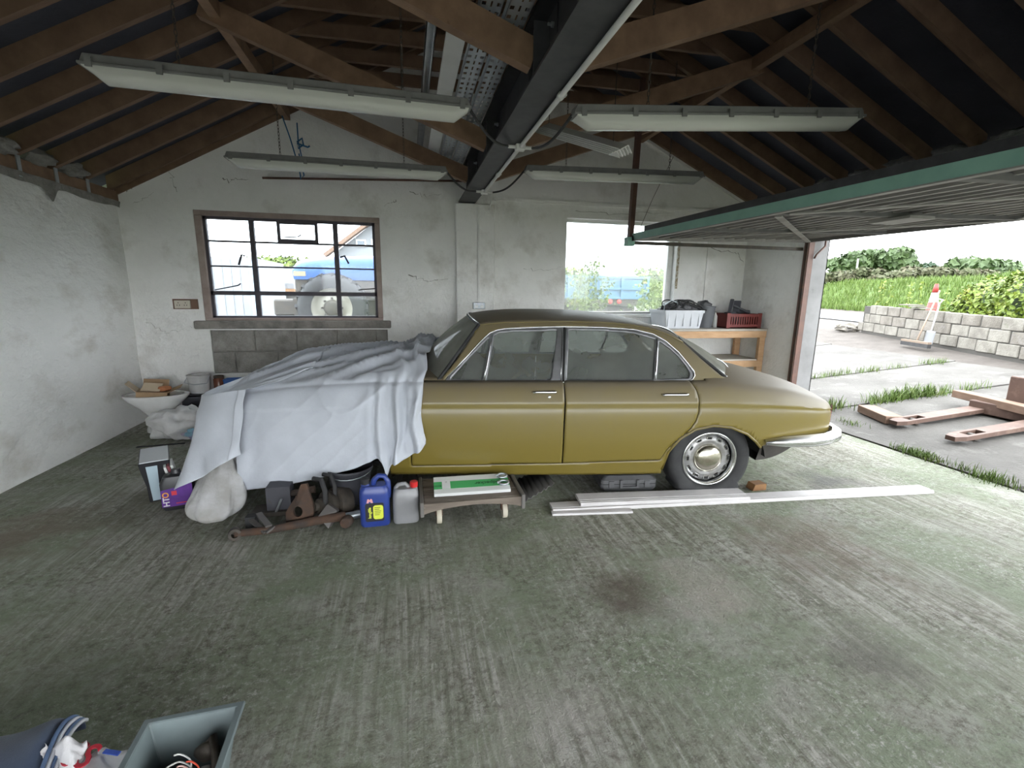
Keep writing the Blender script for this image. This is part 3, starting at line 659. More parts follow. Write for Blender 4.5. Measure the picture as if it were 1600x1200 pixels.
# wheels
rimm = mat('silver_wheel_steel', (.36,.36,.36), .4, .7, c2=(.22,.21,.20), sc=12)
def wheel(s, sgn, flat):
    R0 = .322; hz = .271 if flat else R0
    M = Matrix.Translation((s, sgn*.70, hz)) @ Matrix.Rotation(sgn*-PI/2, 4, 'X')
    q = MB().lathe([(.205,-.09),(.235,-.105),(.285,-.108),(.31,-.095),(.322,-.07),(.322,.07),(.31,.095),(.285,.108),(.235,.105),(.213,.09),(.208,.07)], 56, M, cap=False)
    if flat:
        for i, p in enumerate(q.v):
            x, y, z = p
            if z < .012: q.v[i] = (x+(x-s)*.25, y+(.018 if abs(y) > .7 else -.018)*sgn, .0)
            elif z < .07: q.v[i] = (x+(x-s)*.10, y+(.022 if abs(y) > .7 else -.022)*sgn, z*.9)
    w = LP(q, 'wheel', rubber, smooth=True, auto=50)
    rm = LP(MB().lathe([(.205,.0),(.196,.03),(.190,.075),(.197,.094),(.209,.098),(.213,.092),(.213,.08)], 48, M, cap=False), 'trim_ring', chrome, w, smooth=True)
    disc = MB().lathe([(.195,.03),(.182,.045),(.165,.062),(.130,.070),(.10,.058)], 48, M)
    dk = LP(disc, 'wheel_disc', rimm, w, smooth=True)
    for k in range(12):
        a = 2*PI*k/12; Mk = M @ Matrix.Rotation(a, 4, 'Z')
        LP(MB().prism([(.146,-.022),(.172,-.026),(.172,.026),(.146,.022)], .058, .0705, Mk @ Matrix.Translation((0,0,.0))), 'slot_rim', chrome, w, bevel=.004)
        LP(MB().prism([(.150,-.014),(.166,-.016),(.166,.016),(.150,.014)], .06, .0725, Mk), 'slot', darkpan, w)
    LP(MB().lathe([(.112,.055),(.112,.068),(.104,.082),(.085,.096),(.055,.106),(.03,.110),(0,.112)], 40, M), 'hub_cap', dusty('hub_cap_chrome', (.66,.62,.52), (.45,.42,.36), .14, 1.0, .25, 0, .02) if 'hub_cap_chrome' not in MATS else MATS['hub_cap_chrome'], w, smooth=True)
    return w
wheel(0, -1, True); wheel(0, 1, True); wheel(-2.76, 1, True)
# the near front wheel is off: the car stands there on an axle stand
stp = CARM @ Vector((-2.35, -.45, 0))
stt = thing('axle_stand', 'dark steel axle stand under the front of the car', 'axle stand', stp)
for a in range(3):
    t = 2*PI*a/3+.3; MB().beam((stp.x+.12*math.cos(t), stp.y+.12*math.sin(t), .0), (stp.x+.02*math.cos(t), stp.y+.02*math.sin(t), .17), .03, .006).build('leg', darkmetal, stt)
MB().tube([(stp.x, stp.y, .1), (stp.x, stp.y, .222)], .018, 8).cbox((stp.x, stp.y, .227), (.09,.05,.012)).build('post', darkmetal, stt)
# ---------------------------------------------------------------- dust sheet
sheetm = mat('white_cotton_sheet', (.51,.535,.59), .9, c2=(.45,.475,.525), sc=3.5, bump=.0015, bsc=45, c3=(.42,.41,.40), sc3=4.5, lo3=.66, hi3=.85, sheen=.2)
HEM = [(-3.42,.15),(-3.40,.118),(-3.365,.112),(-3.20,.145),(-3.062,.169),(-2.90,.205),(-2.755,.244),(-2.66,.275),(-2.578,.298),(-2.50,.335),(-2.445,.356),(-2.415,.34),(-2.39,.285),(-2.37,.235),(-2.345,.290),(-2.30,.322),(-2.25,.345),(-2.20,.39),(-2.16,.42),(-2.125,.46)]
def ridged(x, y, z=0): return 1-abs(nz(x, y, z))*2
def top_fold(s, v):
    wx, wy = s+.10*nz(s*2, v*2, 1), v+.10*nz(s*2, v*2, 6)
    f = .050*max(0, ridged((wx*.55-wy*.83)*3.2, (wx*.83+wy*.55)*.8, 5))**3+.036*max(0, ridged((wx*.5-wy*.86)*6.5, (wx*.86+wy*.5)*1.2, 9))**3+.018*max(0, ridged((wx*.62-wy*.78)*12, (wx*.78+wy*.62)*2.0, 19))**2
    f += (.05*max(0, ridged(s*7.5+1.1*v, v*1.6, 2))+.03)*smooth((s+2.50)/.28)
    return f
def main(a, b):
    s = lerp(-3.42, -2.13, a); TT = .46
    wsh = interp(Wm, s)-.105
    if b < TT:
        t = b/TT; v = lerp(.86*wsh, -wsh, t); z = hood_z(s, v)+.012+top_fold(s, v)*(1-.55*smooth((t-.85)/.15))
        ds = .035*nz(v*3, s*3, 4)
        return (s+ds*smooth((s+3.2)/.5), v, z)
    t = (b-TT)/(1-TT); zt = interp(Zt, s); hem = interp(HEM, s)
    z = lerp(zt+.012, hem, t)
    z0 = lerp(zt, .15, min(1, t*1.05))
    w = max(side_w(s, max(z, .3)), lerp(wsh, interp(Wm, s)+.0, smooth(t*3.2)))+.018
    k = smooth((s+2.58)/.25)
    ph = 9*nz(s*2.1, t*.35, 1)
    fold = (.002+.007*t)*math.sin(s*13+ph)+.008*t*ridged(s*2.2+.25*t, t*.8, 7)
    fold += k*(.032*(.45+.55*t))*(math.sin(s*52+3.0*nz(t*2.2, s*2)+1.2*t)+.5*math.sin(s*95+2*nz(t*3, 9)))
    fold += .020*max(0, ridged(s*3.0+t*.5+.4, t*1.2-s*.3, 11))**5*smooth((s+2.95)/.3)+.006*max(0, ridged(s*5+t*2.2, t*2.3, 23))**3
    return (s+.02*k*math.sin(t*7+s*20)*t, -(w+max(-.012, fold)+.018*t), z)
sh = thing('dust_sheet', 'crumpled white dust sheet draped over the bonnet of the yellow car', 'sheet', CARM @ Vector((-2.9,0,.9)), CA)
def carM(fn): return lambda a, b: CARM @ Vector(fn(a, b))
MB().grid(210, 130, carM(main)).build('main_cloth', sheetm, sh, smooth=True, solid=.003)
EDGE = [(0,(-3.30,-.855)),(.14,(-3.45,-.84)),(.28,(-3.58,-.79)),(.40,(-3.68,-.70)),(.52,(-3.76,-.56)),(.66,(-3.81,-.34)),(.82,(-3.83,-.05)),(1.0,(-3.83,.55))]
EZ = [(0,.805),(.2,.77),(.4,.72),(.55,.70),(1,.69)]
FH = [(0,.405),(.07,.355),(.16,.285),(.26,.215),(.38,.14),(.48,.10),(.60,.16),(.8,.22),(1,.24)]
def flap(a, b):
    es = interp([(k, p[0]) for k, p in EDGE], a); ev = interp([(k, p[1]) for k, p in EDGE], a); ez = interp(EZ, a)+.028
    inn = Vector((lerp(-2.95, -3.1, a), lerp(-.60, .55, a), 0)); TT = .4
    if b < TT:
        t = b/TT; p = inn.lerp(Vector((es, ev, 0)), t); z = hood_z(max(-3.69, p.x), p.y)+.028+.8*top_fold(p.x, p.y)*(1-t*.6)
        z = lerp(z, ez, smooth((t-.6)/.4)); return (p.x, p.y, z)
    t = (b-TT)/(1-TT); o = Vector((es+2.9, ev*1.25, 0)).normalized(); hem = interp(FH, a)
    z = lerp(ez, hem, t); out = .03*smooth(t*4)+.07*t*smooth((a-.05)/.3)+.12*t*t*max(0, 1-((a-.27)/.34)**2)+(.014+.02*t)*math.sin(a*23+2*nz(a*5, t*2))*t+.012*ridged(a*6+t, t*2, 3)*t
    if a < .05: out += .012
    return (es+o.x*out, ev+o.y*out, z)
MB().grid(150, 100, carM(flap)).build('front_flap', sheetm, sh, smooth=True, solid=.003)
# ================================================================ STEEL BEAM, TRAYS, LAMPS, DOOR
BZ = 2.54; BX0, BX1 = .645, .845
beam = thing('steel_beam', 'black steel ridge support beam running down the middle of the roof', 'beam', (.745, 2.0, BZ))
MB().box((BX0, Y0, BZ), (BX1, YB-.0, BZ+.016)).box((BX0, Y0, BZ+.30), (BX1, YB-.0, BZ+.316)).box((.738, Y0, BZ+.016), (.752, YB-.0, BZ+.30)).build('i_section', blacksteel, beam)
for y in (2.55, 3.97, 5.12, 1.2):
    for sx in (-1, 1):
        xx = .738 if sx < 0 else .752
        br = MB().box((xx+sx*.0, y-.16, BZ+.02), (xx+sx*.008, y+.16, BZ+.29)).box((xx, y+.04, BZ+.02), (xx+sx*.09, y+.05, BZ+.26)).box((xx, y-.05, BZ+.02), (xx+sx*.09, y-.04, BZ+.26)).build('strut_bracket', blacksteel, beam)
        for (dy, dz) in ((-.11,.08),(-.11,.22),(.11,.08),(.11,.22)):
            MB().lathe([(.014,0),(.014,.012),(.008,.013),(.008,.03),(0,.03)], 6, Matrix.Translation((xx+sx*.008, y+dy, BZ+dz)) @ Matrix.Rotation(sx*PI/2, 4, 'Y')).build('bolt', galv, br)
# white conduit with clips
cond = thing('conduit', 'white plastic conduit clipped under the right edge of the black beam', 'conduit', (BX1, 3, BZ))
cx, cz = BX1-.012, BZ-.018
MB().tube([(cx, Y0+.1, cz), (cx, 3.5, cz)], .014, 10).tube([(cx, 3.5, cz), (cx, 5.18, cz)], .014, 10).build('pipe', whitepvc, cond, smooth=True, auto=50)
for y in (1.0, 2.62, 4.4): MB().tube([(cx, y-.015, cz), (cx, y+.015, cz)], .020, 10).box((cx-.012, y-.015, cz), (cx+.03, y+.015, cz+.035)).build('clip', whitepvc, cond, smooth=True, auto=40)
JB = []
for y in (3.55, 5.16):
    MB().box((cx-.035, y-.03, cz-.022), (cx+.035, y+.03, cz+.018)).tube([(cx-.09, y, cz), (cx+.09, y, cz)], .013, 8).build('junction_box', whitepvc, cond, bevel=.004); JB.append((cx, y, cz))
MB().tube([(cx+.06, 5.17, cz), (cx+.075, 5.17, cz-.10), (cx+.05, 5.16, cz-.17)], .007, 6).build('hanging_end', whitepvc, cond, smooth=True)
# trays and boards laid over the struts, left of the beam
def traymat():
    m = bpy.data.materials.new('perforated_tray'); m.use_nodes = True; nt = m.node_tree; N = nt.nodes; L = nt.links; b = N['Principled BSDF']
    b.inputs['Metallic'].default_value = .7; b.inputs['Roughness'].default_value = .45; b.inputs['Base Color'].default_value = (.48,.52,.56,1)
    MATS['perforated_tray'] = m; return m
traym = traymat()
TZ0 = 2.985
def zst(x): return 2.66+(.66-x)*(.70/1.96)+.075
def tray(x0, x1, y0, y1, nm, lab, z0):
    t = thing(nm, lab, 'cable tray', ((x0+x1)/2, y0, z0)); w = x1-x0
    MB().box((x0, y0, z0), (x0+.004, y1, z0+.04)).box((x1-.004, y0, z0), (x1, y1, z0+.04)).build('tray_edge', traym, t)
    # perforated base: a sheet with real slots, rows staggered
    mb = MB(); nrow = 3; pitch = .075; cell = w/nrow
    n = int((y1-y0)/pitch)
    for i in range(n):
        for r in range(nrow):
            xa, xb = x0+r*cell, x0+(r+1)*cell; ya, yb = y0+i*pitch, y0+(i+1)*pitch
            if r % 2 == 0: hx, hy = .010, .014
            else: hx, hy = .004, .022
            cx_, cy_ = (xa+xb)/2, (ya+yb)/2
            o = [(xa,ya,z0),(xb,ya,z0),(xb,yb,z0),(xa,yb,z0)]; h = [(cx_-hx,cy_-hy,z0),(cx_+hx,cy_-hy,z0),(cx_+hx,cy_+hy,z0),(cx_-hx,cy_+hy,z0)]
            mb.add(o+h, [(0,1,5,4),(1,2,6,5),(2,3,7,6),(3,0,4,7)])
    mb.build('slotted_base', traym, t); return t
tray(.50, .61, .8, 5.72, 'cable_tray', 'perforated galvanised cable tray lying nearest the black beam', zst(.50)+.0)
tray(.38, .49, .8, 5.75, 'cable_tray', 'perforated galvanised cable tray lying between the white board and another tray', zst(.38))
t = thing('white_board', 'long white board laid along the roof struts beside the cable trays', 'board', (.30, 3, zst(.26)))
MB().box((.255, 2.7, zst(.255)), (.365, 5.78, zst(.255)+.02)).build('plank', mat('white_board_paint', (.68,.68,.67), .6, c2=(.6,.6,.59), sc=4), t)
t = thing('steel_channel', 'galvanised steel channel lying outermost on the left roof struts', 'channel', (.17, 3, zst(.15)))
MB().box((.15, 2.62, zst(.15)), (.155, 5.75, zst(.15)+.045)).box((.15, 2.62, zst(.15)+.04), (.205, 5.75, zst(.15)+.045)).box((.20, 2.62, zst(.15)), (.205, 5.75, zst(.15)+.045)).box((.15,2.62,zst(.15)),(.163,5.75,zst(.15)+.004)).box((.192,2.62,zst(.15)),(.205,5.75,zst(.15)+.004)).build('channel_section', galv, t)
t = thing('switch_box', 'small white switch box on top of the nearest left roof strut', 'switch box', (.33, 2.45, zst(.3)+.02))
MB().box((.25, 2.2, zst(.25)+.02), (.37, 2.42, zst(.25)+.08)).build('body', whitepvc, t, bevel=.008); MB().box((.28, 2.25, zst(.25)+.012), (.34, 2.33, zst(.25)+.022)).build('rocker', whitepvc, t, bevel=.003)
# ---------------------------------------------------------------- fluorescent battens
def lensmat():
    m = bpy.data.materials.new('ribbed_lamp_diffuser'); m.use_nodes = True; nt = m.node_tree; N = nt.nodes; L = nt.links; b = N['Principled BSDF']
    b.inputs['Base Color'].default_value = (.76,.77,.72,1); b.inputs['Roughness'].default_value = .12; b.inputs['Transmission Weight'].default_value = .35; b.inputs['IOR'].default_value = 1.3
    return m
lensm = lensmat()
tubem = mat('white_lamp_tube', (.80,.80,.78), .3)
def chain(mb, top, bot):
    top = Vector(top); bot = Vector(bot); Lh = (bot-top).length; n = int(Lh/.026); d = (bot-top)/n
    for i in range(n):
        c = top+d*(i+.5); e = d.normalized(); a = e.orthogonal().normalized()
        if i % 2: a = e.cross(a)
        pts = [c+e*(.017*math.cos(t))+a*(.007*math.sin(t)) for t in [2*PI*k/8 for k in range(8)]]
        mb.tube(pts, .0022, 4, closed=True)
def batten(a, b, label, chains, cable_to, end):
    a = Vector(a); b = Vector(b); Ln = (b-a).length; mid = (a+b)/2
    t = thing('fluorescent_light', label, 'light', mid, 0, 'fluorescent battens hung on chains')
    ex = (b-a).normalized(); ey = Vector((0,1,0)); ey = (ey-ex*ey.dot(ex)).normalized(); ez = ex.cross(ey)
    M = Matrix((ex, ey, ez)).transposed().to_4x4(); M.translation = a
    # housing: shallow tray with sloped ends
    w = .055
    MB().prism([(0,0),(.02,.045),(Ln-.02,.045),(Ln,0)], -w*.8, w*.8, M @ Matrix.Rotation(PI/2,4,'X')).box((0,-w-.004,-.008),(Ln,w+.004,.006), M).build('housing', greypvc, t, bevel=.003)
    # diffuser: rounded trough with sloping ends
    def fn(i, j):
        x = i*Ln; e = min(1, min(x, Ln-x)/.075); e2 = smooth(e); an = PI*j
        return M @ Vector((lerp(x, .03+x*(Ln-.06)/Ln, .5), -math.cos(an)*w*.97, -.008-(.060*e2+.004)*math.sin(an)**.55))
    MB().grid(48, 14, fn).build('diffuser', lensm, t, smooth=True)
    for sy in (-.02, .02): MB().tube([M @ Vector((.08, sy, -.030)), M @ Vector((Ln-.08, sy, -.030))], .0125, 8).build('lamp_tube', tubem, t, smooth=True)
    for k in range(7):
        x = lerp(.05, Ln-.05, k/6)
        for sy in (-1, 1): MB().box((x-.014, sy*(w+.006)-.004, -.018), (x+.014, sy*(w+.006)+.004, .024), M).build('clip', greypvc, t)
    for (f, topz) in chains:
        mb = MB(); p = M @ Vector((f*Ln, 0, .05)); chain(mb, (p.x+.0, p.y, topz), p); mb.build('chain', darkmetal, t)
    p = b if end else a; q = Vector(cable_to); sg = 1 if end else -1
    pts = []
    for k in range(13):
        u = k/12; v = p.lerp(q, u); v.z -= .05*math.sin(PI*u); pts.append(v)
    MB().tube(pts, .009, 6).build('cable', rubber, t, smooth=True)
    return t
def shift(p, dz): return (p.x, p.y, p.z+dz)
nl = (at(131,104,2.85), at(735,172,2.85)); fll = (at(353,247,4.62), at(699,270,4.62)); nr = (at(893,181,2.6), at(1341,185,2.6)); fr = (at(819,267,4.47), at(1097,277,4.47))
batten(*nl, 'nearest left fluorescent batten, long dusty tube light hung from the left rafters', [(.22, zl(nl[0].x+.22*1.85)), (.80, 3.56)], (JB[0][0]-.09, JB[0][1], JB[0][2]), True)
batten(*fll, 'far left fluorescent batten hung above the steel-framed window', [(.23, zl(fll[0].x+.3)), (.79, 3.56)], (JB[1][0]-.09, JB[1][1], JB[1][2]), True)
batten(*nr, 'nearest right fluorescent batten, dusty tube light above the car roof', [(.24, 3.56), (.80, zr(nr[0].x+.8*1.85))], (JB[0][0]+.09, JB[0][1], JB[0][2]), False)
batten(*fr, 'far right fluorescent batten hung in front of the plain window', [(.22, 3.56), (.80, zr(fr[0].x+.8*1.85))], (JB[1][0]+.09, JB[1][1], JB[1][2]), False)
# bundle of angle trims hung beside the beam
tb = thing('angle_trims', 'nested bundle of white angle trims hanging by the beam', 'trim bundle', at(985,225,3.4))
A = at(858,192,3.6); B = at(982,226,2.95)
for k in range(5):
    d = (B-A).normalized(); r = d.cross(Vector((0,0,1))).normalized(); u = r.cross(d)
    o = -u*(k*.011)+d*(-.02*k); w = .065; th = .004
    a0, b0 = A+o, B+o; mb = MB(); vs = []
    for p in (a0, b0): vs += [p-r*w*.9-u*w*.55, p+u*.0, p+r*w*.9-u*w*.55, p+r*w*.9-u*(w*.55+th*1.6), p-u*th*1.6, p-r*w*.9-u*(w*.55+th*1.6)]
    mb.add(vs, [(i, (i+1) % 6, 6+(i+1) % 6, 6+i) for i in range(6)]+[(0,1,4,5),(1,2,3,4),(6,11,10,7),(7,10,9,8)]); mb.build('angle_strip', whitepvc, tb)
p = B+Vector((-.06,.1,0)); MB().tube([p, (p.x+.01, p.y+.02, 3.3)], .003, 5).tube([A, (A.x, A.y, 2.9)], .003, 5).build('hanging_wire', darkmetal, tb)
# copper pipe and blue rope on the back wall
t = thing('pipe', 'thin brown pipe hanging level across the back wall above the steel window', 'pipe', at(410,278,5.8))
MB().tube([at(410,278,5.80), at(727,283,5.85)], .012, 8).build('pipe_run', brownpaint, t, smooth=True)
bluer = mat('blue_rope', (.03,.13,.28), .8)
t = thing('rope', 'knotted blue rope hanging from the end of the left purlin', 'rope', (-1.15, 5.8, 2.66))
MB().tube([(-1.24,5.80,3.33), at(453,215,5.80), at(462,245,5.79), at(470,276,5.80)], .007, 6).build('strand', bluer, t, smooth=True)
MB().tube([at(464,192,5.80), at(466,222,5.79), at(471,244,5.79), at(468,266,5.79), at(470,280,5.8), at(475,274,5.82), at(467,240,5.8)], .007, 6).build('strand', bluer, t, smooth=True)
MB().tube([at(464,222,5.78), at(472,216,5.77), at(474,226,5.77), at(466,232,5.77), at(464,224,5.77), at(481,230,5.77), at(484,228,5.77)], .009, 6).build('knot', bluer, t, smooth=True)
# ---------------------------------------------------------------- up-and-over garage door, raised
gd = thing('garage_door', 'raised up-and-over garage door with pale green edge above the right opening', 'garage door', (3.5, 2.7, 2.1))
def dp(x, y, dz=0): return Vector((x, y, lerp(2.065, 2.125, (x-2.40)/2.27)+(y-4.9)*.012+dz))
DX0, DX1, DY0, DY1 = 2.41, 4.66, .62, 4.88
def dbox(x0, x1, y0, y1, z0, z1, nm, m, par=gd):
    vs = [dp(x0,y0,z0),dp(x1,y0,z0),dp(x1,y1,z0),dp(x0,y1,z0),dp(x0,y0,z1),dp(x1,y0,z1),dp(x1,y1,z1),dp(x0,y1,z1)]
    return MB().add(vs, [(0,3,2,1),(4,5,6,7),(0,1,5,4),(1,2,6,5),(2,3,7,6),(3,0,4,7)]).build(nm, m, par)
doorskin = mat('door_skin_grey', (.16,.155,.15), .7, c2=(.11,.11,.11), sc=4)
ribm = mat('door_rib_pale', (.36,.35,.335), .6, c2=(.24,.23,.22), sc=7, stretch=(1,.3,1))
dbox(DX0+.02, DX1, DY0, DY1, .035, .045, 'door_skin', doorskin)
dbox(DX0, DX0+.035, DY0, DY1, -.005, .065, 'edge_rail', greenpaint)
dbox(DX0+.005, DX0+.05, DY0, DY1-.25, .066, .115, 'edge_seal', blacksteel)
dbox(DX0+.0, DX0+.05, DY0, DY1, -.012, -.004, 'edge_lip', ribm)
dbox(DX1-.05, DX1, DY0, DY1, -.015, .05, 'outer_rail', doorskin)
for y in (DY0, DY1-.04): dbox(DX0, DX1, y, y+.04, -.012, .045, 'end_rail', ribm)
k = 0; x = DX0+.16
while x < DX1-.1:
    dbox(x, x+.03, DY0+.04, DY1-.04, .012, .036, 'rib', ribm); x += .135
for y in (1.75, 2.85, 3.9): dbox(DX0+.04, DX1-.05, y-.03, y+.03, -.012, .022, 'cross_rail', doorskin)
for (xa, ya, xb, yb) in ((DX0+.1, 4.75, DX1-.1, 2.9), (DX1-.1, 4.75, DX0+.1, 2.9), (DX0+.1, 2.8, DX1-.1, .9), (DX1-.1, 2.8, DX0+.1, .9)):
    MB().beam(dp(xa,ya,-.016), dp(xb,yb,-.016), .045, .008).build('brace', ribm, gd)
MB().cbox(dp(3.5,2.85,-.03), (.22,.30,.02)).build('lock_plate', ribm, gd)
MB().cbox(dp(4.2,1.9,-.03), (.03,.05,.05)).build('latch', darkmetal, gd)
# track with its drop post
dpst = thing('door_track', 'brown steel post and track that carries the raised garage door', 'door track', (2.43, 4.98, 2.0))
pt = at(986,205,4.98); pb_ = at(981,382,4.98)
MB().beam((2.47, 4.98, zr(2.47)), (2.435, 4.98, pb_.z), .05, .06, up=(0,1,0)).build('drop_post', brownpaint, dpst)
MB().box((2.40, 4.94, pb_.z+.0), (XR-.02, 4.975, pb_.z+.035)).build('track_rail', darkmetal, dpst)
MB().box((2.385, 4.93, pb_.z-.015), (2.47, 5.02, pb_.z+.075)).build('end_stop', greenpaint, dpst)
t = thing('cord', 'thin pull cord slanting from the roof to the end of the door track', 'cord', (2.5, 4.95, 2.1))
MB().tube([at(1052,245,5.3), at(1020,310,5.1), at(996,366,4.92)], .003, 5).build('line', darkmetal, t)
# ---------------------------------------------------------------- windows
winpaint = mat('dark_window_steel', (.045,.04,.055), .6, c2=(.08,.07,.08), sc=9)
surround = mat('window_timber_surround', (.36,.29,.26), .75, c2=(.26,.20,.18), sc=6)
glassL = glassmat('dirty_window_glass', (.93,.96,.98), .03, (.75,.76,.76), 2.2, .6)
w1 = tag(bpy.data.objects.new('window_1', None)); C.objects.link(w1); w1.location = (-1.26, YB, 1.13); struct(w1)
bpy.context.view_layer.update()
x0, x1, z0, z1 = WL; yf = YB+.03
for (a, b, c_, d_) in ((x0, x0+.07, z0+.03, z1-.055), (x1-.06, x1, z0+.03, z1-.055), (x0, x1, z1-.055, z1), (x0, x1, z0, z0+.03)):
    MB().box((a, yf-.03, c_), (b, yf+.10, d_)).build('surround', surround, w1, bevel=.004)
MB().box((x0-.10, YB-.06, z0-.09), (x1+.09, YB+.05, z0+.0)).build('sill', mat('dirty_sill', (.28,.26,.235), .9, c2=(.14,.13,.12), sc=6, bump=.01, bsc=25), w1, bevel=.01)
ix0, ix1, iz0, iz1 = x0+.07, x1-.06, z0+.03, z1-.055
U = lambda f: lerp(ix0, ix1, f); V = lambda f: lerp(iz0, iz1, f)
f1, f2 = .265, .755       # main mullions
rows = [0, .255, .52, .765, 1.0]
def bar(a, b, c_, d_, nm='glazing_bar', dy=.0): MB().box((a, yf+.018-dy, c_), (b, yf+.055, d_)).build(nm, winpaint, w1)
for (a, b, c_, d_) in ((ix0, ix0+.03, iz0, iz1), (ix1-.03, ix1, iz0, iz1), (ix0, ix1, iz0, iz0+.022), (ix0, ix1, iz1-.03, iz1)): bar(a, b, c_, d_, 'steel_frame', .006)
for f in (f1, f2): bar(U(f)-.026, U(f)+.026, iz0, iz1, 'mullion', .008)
bar(ix0, ix1, V(rows[1])-.026, V(rows[1])+.020, 'transom', .006)
bar(ix0, ix1, V(rows[2])-.008, V(rows[2])+.008); bar(ix0, ix1, V(rows[3])-.010, V(rows[3])+.010)
ta, tb_ = .418, .640
for f in (ta, tb_): bar(U(f)-.016, U(f)+.016, V(rows[3]), iz1)
bar(U(ta), U(tb_), V(rows[3]), V(rows[3])+.045, 'top_light_rail', .008); bar(U(ta), U(tb_), iz1-.05, iz1-.02, 'top_light_rail', .008)
cols = [0, f1, f2, 1]
for r in range(4):
    for c_ in range(3):
        if r == 3 and c_ == 1: spans = [(f1, ta), (ta, tb_), (tb_, f2)]
        else: spans = [(cols[c_], cols[c_+1])]
        for (fa, fb_) in spans:
            MB().box((U(fa), yf+.034, V(rows[r])), (U(fb_), yf+.038, V(rows[r+1]))).build('pane', glassL, w1)
for (u, v, du, dv) in ((382,400,-9,14),(532,402,13,10)):
    p = at(u, v, YB+.01); q = at(u+du*.5, v-2, YB-.03); s_ = at(u+du, v+dv, YB-.03)
    MB().tube([p, q, s_], .011, 6).build('catch_handle', winpaint, w1, smooth=True)
for (pa, pb) in (((336,453),(372,446)), ((442,371),(466,370)), ((560,453),(585,451))):
    MB().tube([at(*pa, YB+.02), at(*pb, YB+.0), at(pb[0]+4, pb[1]-3, YB-.01)], .007, 6).build('casement_stay', winpaint, w1)
w2 = bpy.data.objects.new('window_2', None); C.objects.link(w2); w2.location = (2.8, YB, 1.2); struct(w2); bpy.context.view_layer.update()
x0, x1, z0, z1 = WR
for (a, b, c_, d_) in ((x0, x0+.02, z0+.03, z1-.035), (x1-.075, x1, z0+.03, z1-.035), (x0, x1, z1-.035, z1), (x0, x1, z0, z0+.03)):
    MB().box((a, YB+.10, c_), (b, YB+.17, d_)).build('frame', whitepvc, w2, bevel=.003)
MB().box((x0+.01, YB+.13, z0+.01), (x1-.02, YB+.136, z1-.01)).build('pane', glassmat('hazy_window_glass', (.93,.96,.97), .09, (.8,.82,.8), 2.6, .6), w2)
MB().box((x0-.02, YB-.05, z0-.04), (x1+.05, YB+.20, z0+.0)).build('sill', whitepvc, w2, bevel=.006)
MB().box((x1+.005, YB-.02, z0+.35), (x1+.03, YB+.02, z1+.06)).build('raw_edge', mat('raw_edge_foam', (.25,.20,.12), .9, c2=(.45,.42,.36), sc=30, lo=.45, hi=.55), w2)
MB().blob(at(1067,347,YB-.01), (.05,.02,.06), .5, 3, 2, 4).build('foam_lump', darkmetal, w2)
# sockets and surface conduit
bw = mat('brown_pattress', (.16,.09,.06), .7)
t = thing('double_socket', 'double power socket on a brown board left of the steel window', 'socket', at(290,475,YB))
a = at(270,467,YB); b = at(311,483,YB)
MB().box((a.x, YB-.015, b.z), (b.x, YB+.0, a.z)).build('backing_board', bw, t)
a2 = at(274,469,YB); b2 = at(300,482,YB)
MB().box((a2.x, YB-.045, b2.z), (b2.x, YB-.015, a2.z)).build('face_plate', mat('old_cream_plastic', (.55,.50,.42), .5), t, bevel=.005)
for f in (.27, .73):
    xx = lerp(a2.x, b2.x, f); zz = (a2.z+b2.z)/2
    for (dx, dz) in ((0,.018),(-.012,-.008),(.012,-.008)): MB().box((xx+dx-.003, YB-.047, zz+dz-.006), (xx+dx+.003, YB-.044, zz+dz+.006)).build('pin_slot', rubber, t)
t = thing('metal_socket', 'metal-clad double socket at the foot of a conduit on the pier', 'socket', at(748,476,YB-.07))
c_ = at(748,477,YB-.07)
MB().box((c_.x-.075, YB-.11, c_.z-.045), (c_.x+.075, YB-.07, c_.z+.035)).build('metal_box', galv, t, bevel=.005)
for sx in (-.035, .035):
    MB().box((c_.x+sx-.02, YB-.113, c_.z-.03), (c_.x+sx+.02, YB-.11, c_.z+.0)).build('outlet', whitepvc, t)
    MB().box((c_.x+sx-.008, YB-.116, c_.z+.010), (c_.x+sx+.008, YB-.11, c_.z+.024)).build('rocker', whitepvc, t)
MB().box((c_.x-.010, YB-.085, c_.z+.03), (c_.x+.010, YB-.069, 2.50)).build('trunking', whitepvc, t)
# ================================================================ OUTSIDE
def gz_(x, y): return max(0.0, min(.62, .085*(x-4.95)))
def hit(u, v, dz=0.0):
    r = ray(u, v); z = 0.0
    for i in range(60):
        t = (z+dz-CAMH)/r.z; p = CO+r*t; z = .6*z+.4*gz_(p.x, p.y)
    return CO+r*((z+dz-CAMH)/r.z)
conc = mat('old_concrete_apron', (.085,.08,.073), .9, c2=(.05,.046,.041), sc=1.3, bump=.012, bsc=35, c3=(.125,.12,.11), sc3=3.5, lo3=.55, hi3=.72)
dirt = mat('dark_dirt', (.05,.042,.036), .95, c2=(.075,.065,.057), sc=2.5, bump=.03, bsc=14)
tarm = mat('road_tarmac', (.095,.10,.108), .85, c2=(.08,.083,.088), sc=2)
grassg = mat('bank_grass', (.055,.10,.009), .9, c2=(.035,.07,.007), sc=1.2, bump=.08, bsc=5, c3=(.085,.105,.018), sc3=2.4)
bladem = mat('grass_blades', (.07,.12,.011), .7, c2=(.05,.09,.008), sc=3, c3=(.12,.135,.03), sc3=6)
gnd = struct(MB().box((-90,-90,-.5),(90,90,-.16)).build('ground_field', grassg))
fap = struct(MB().box((-6,-14,-.14),(9,-2.62,-.06)).build('ground_forecourt', conc))
terr = struct(MB().grid(60, 60, lambda a, b: (lerp(4.95, 80, a**2), lerp(-30, 90, b), gz_(lerp(4.95, 80, a**2), 0)-.05)).build('ground_outside', dirt))
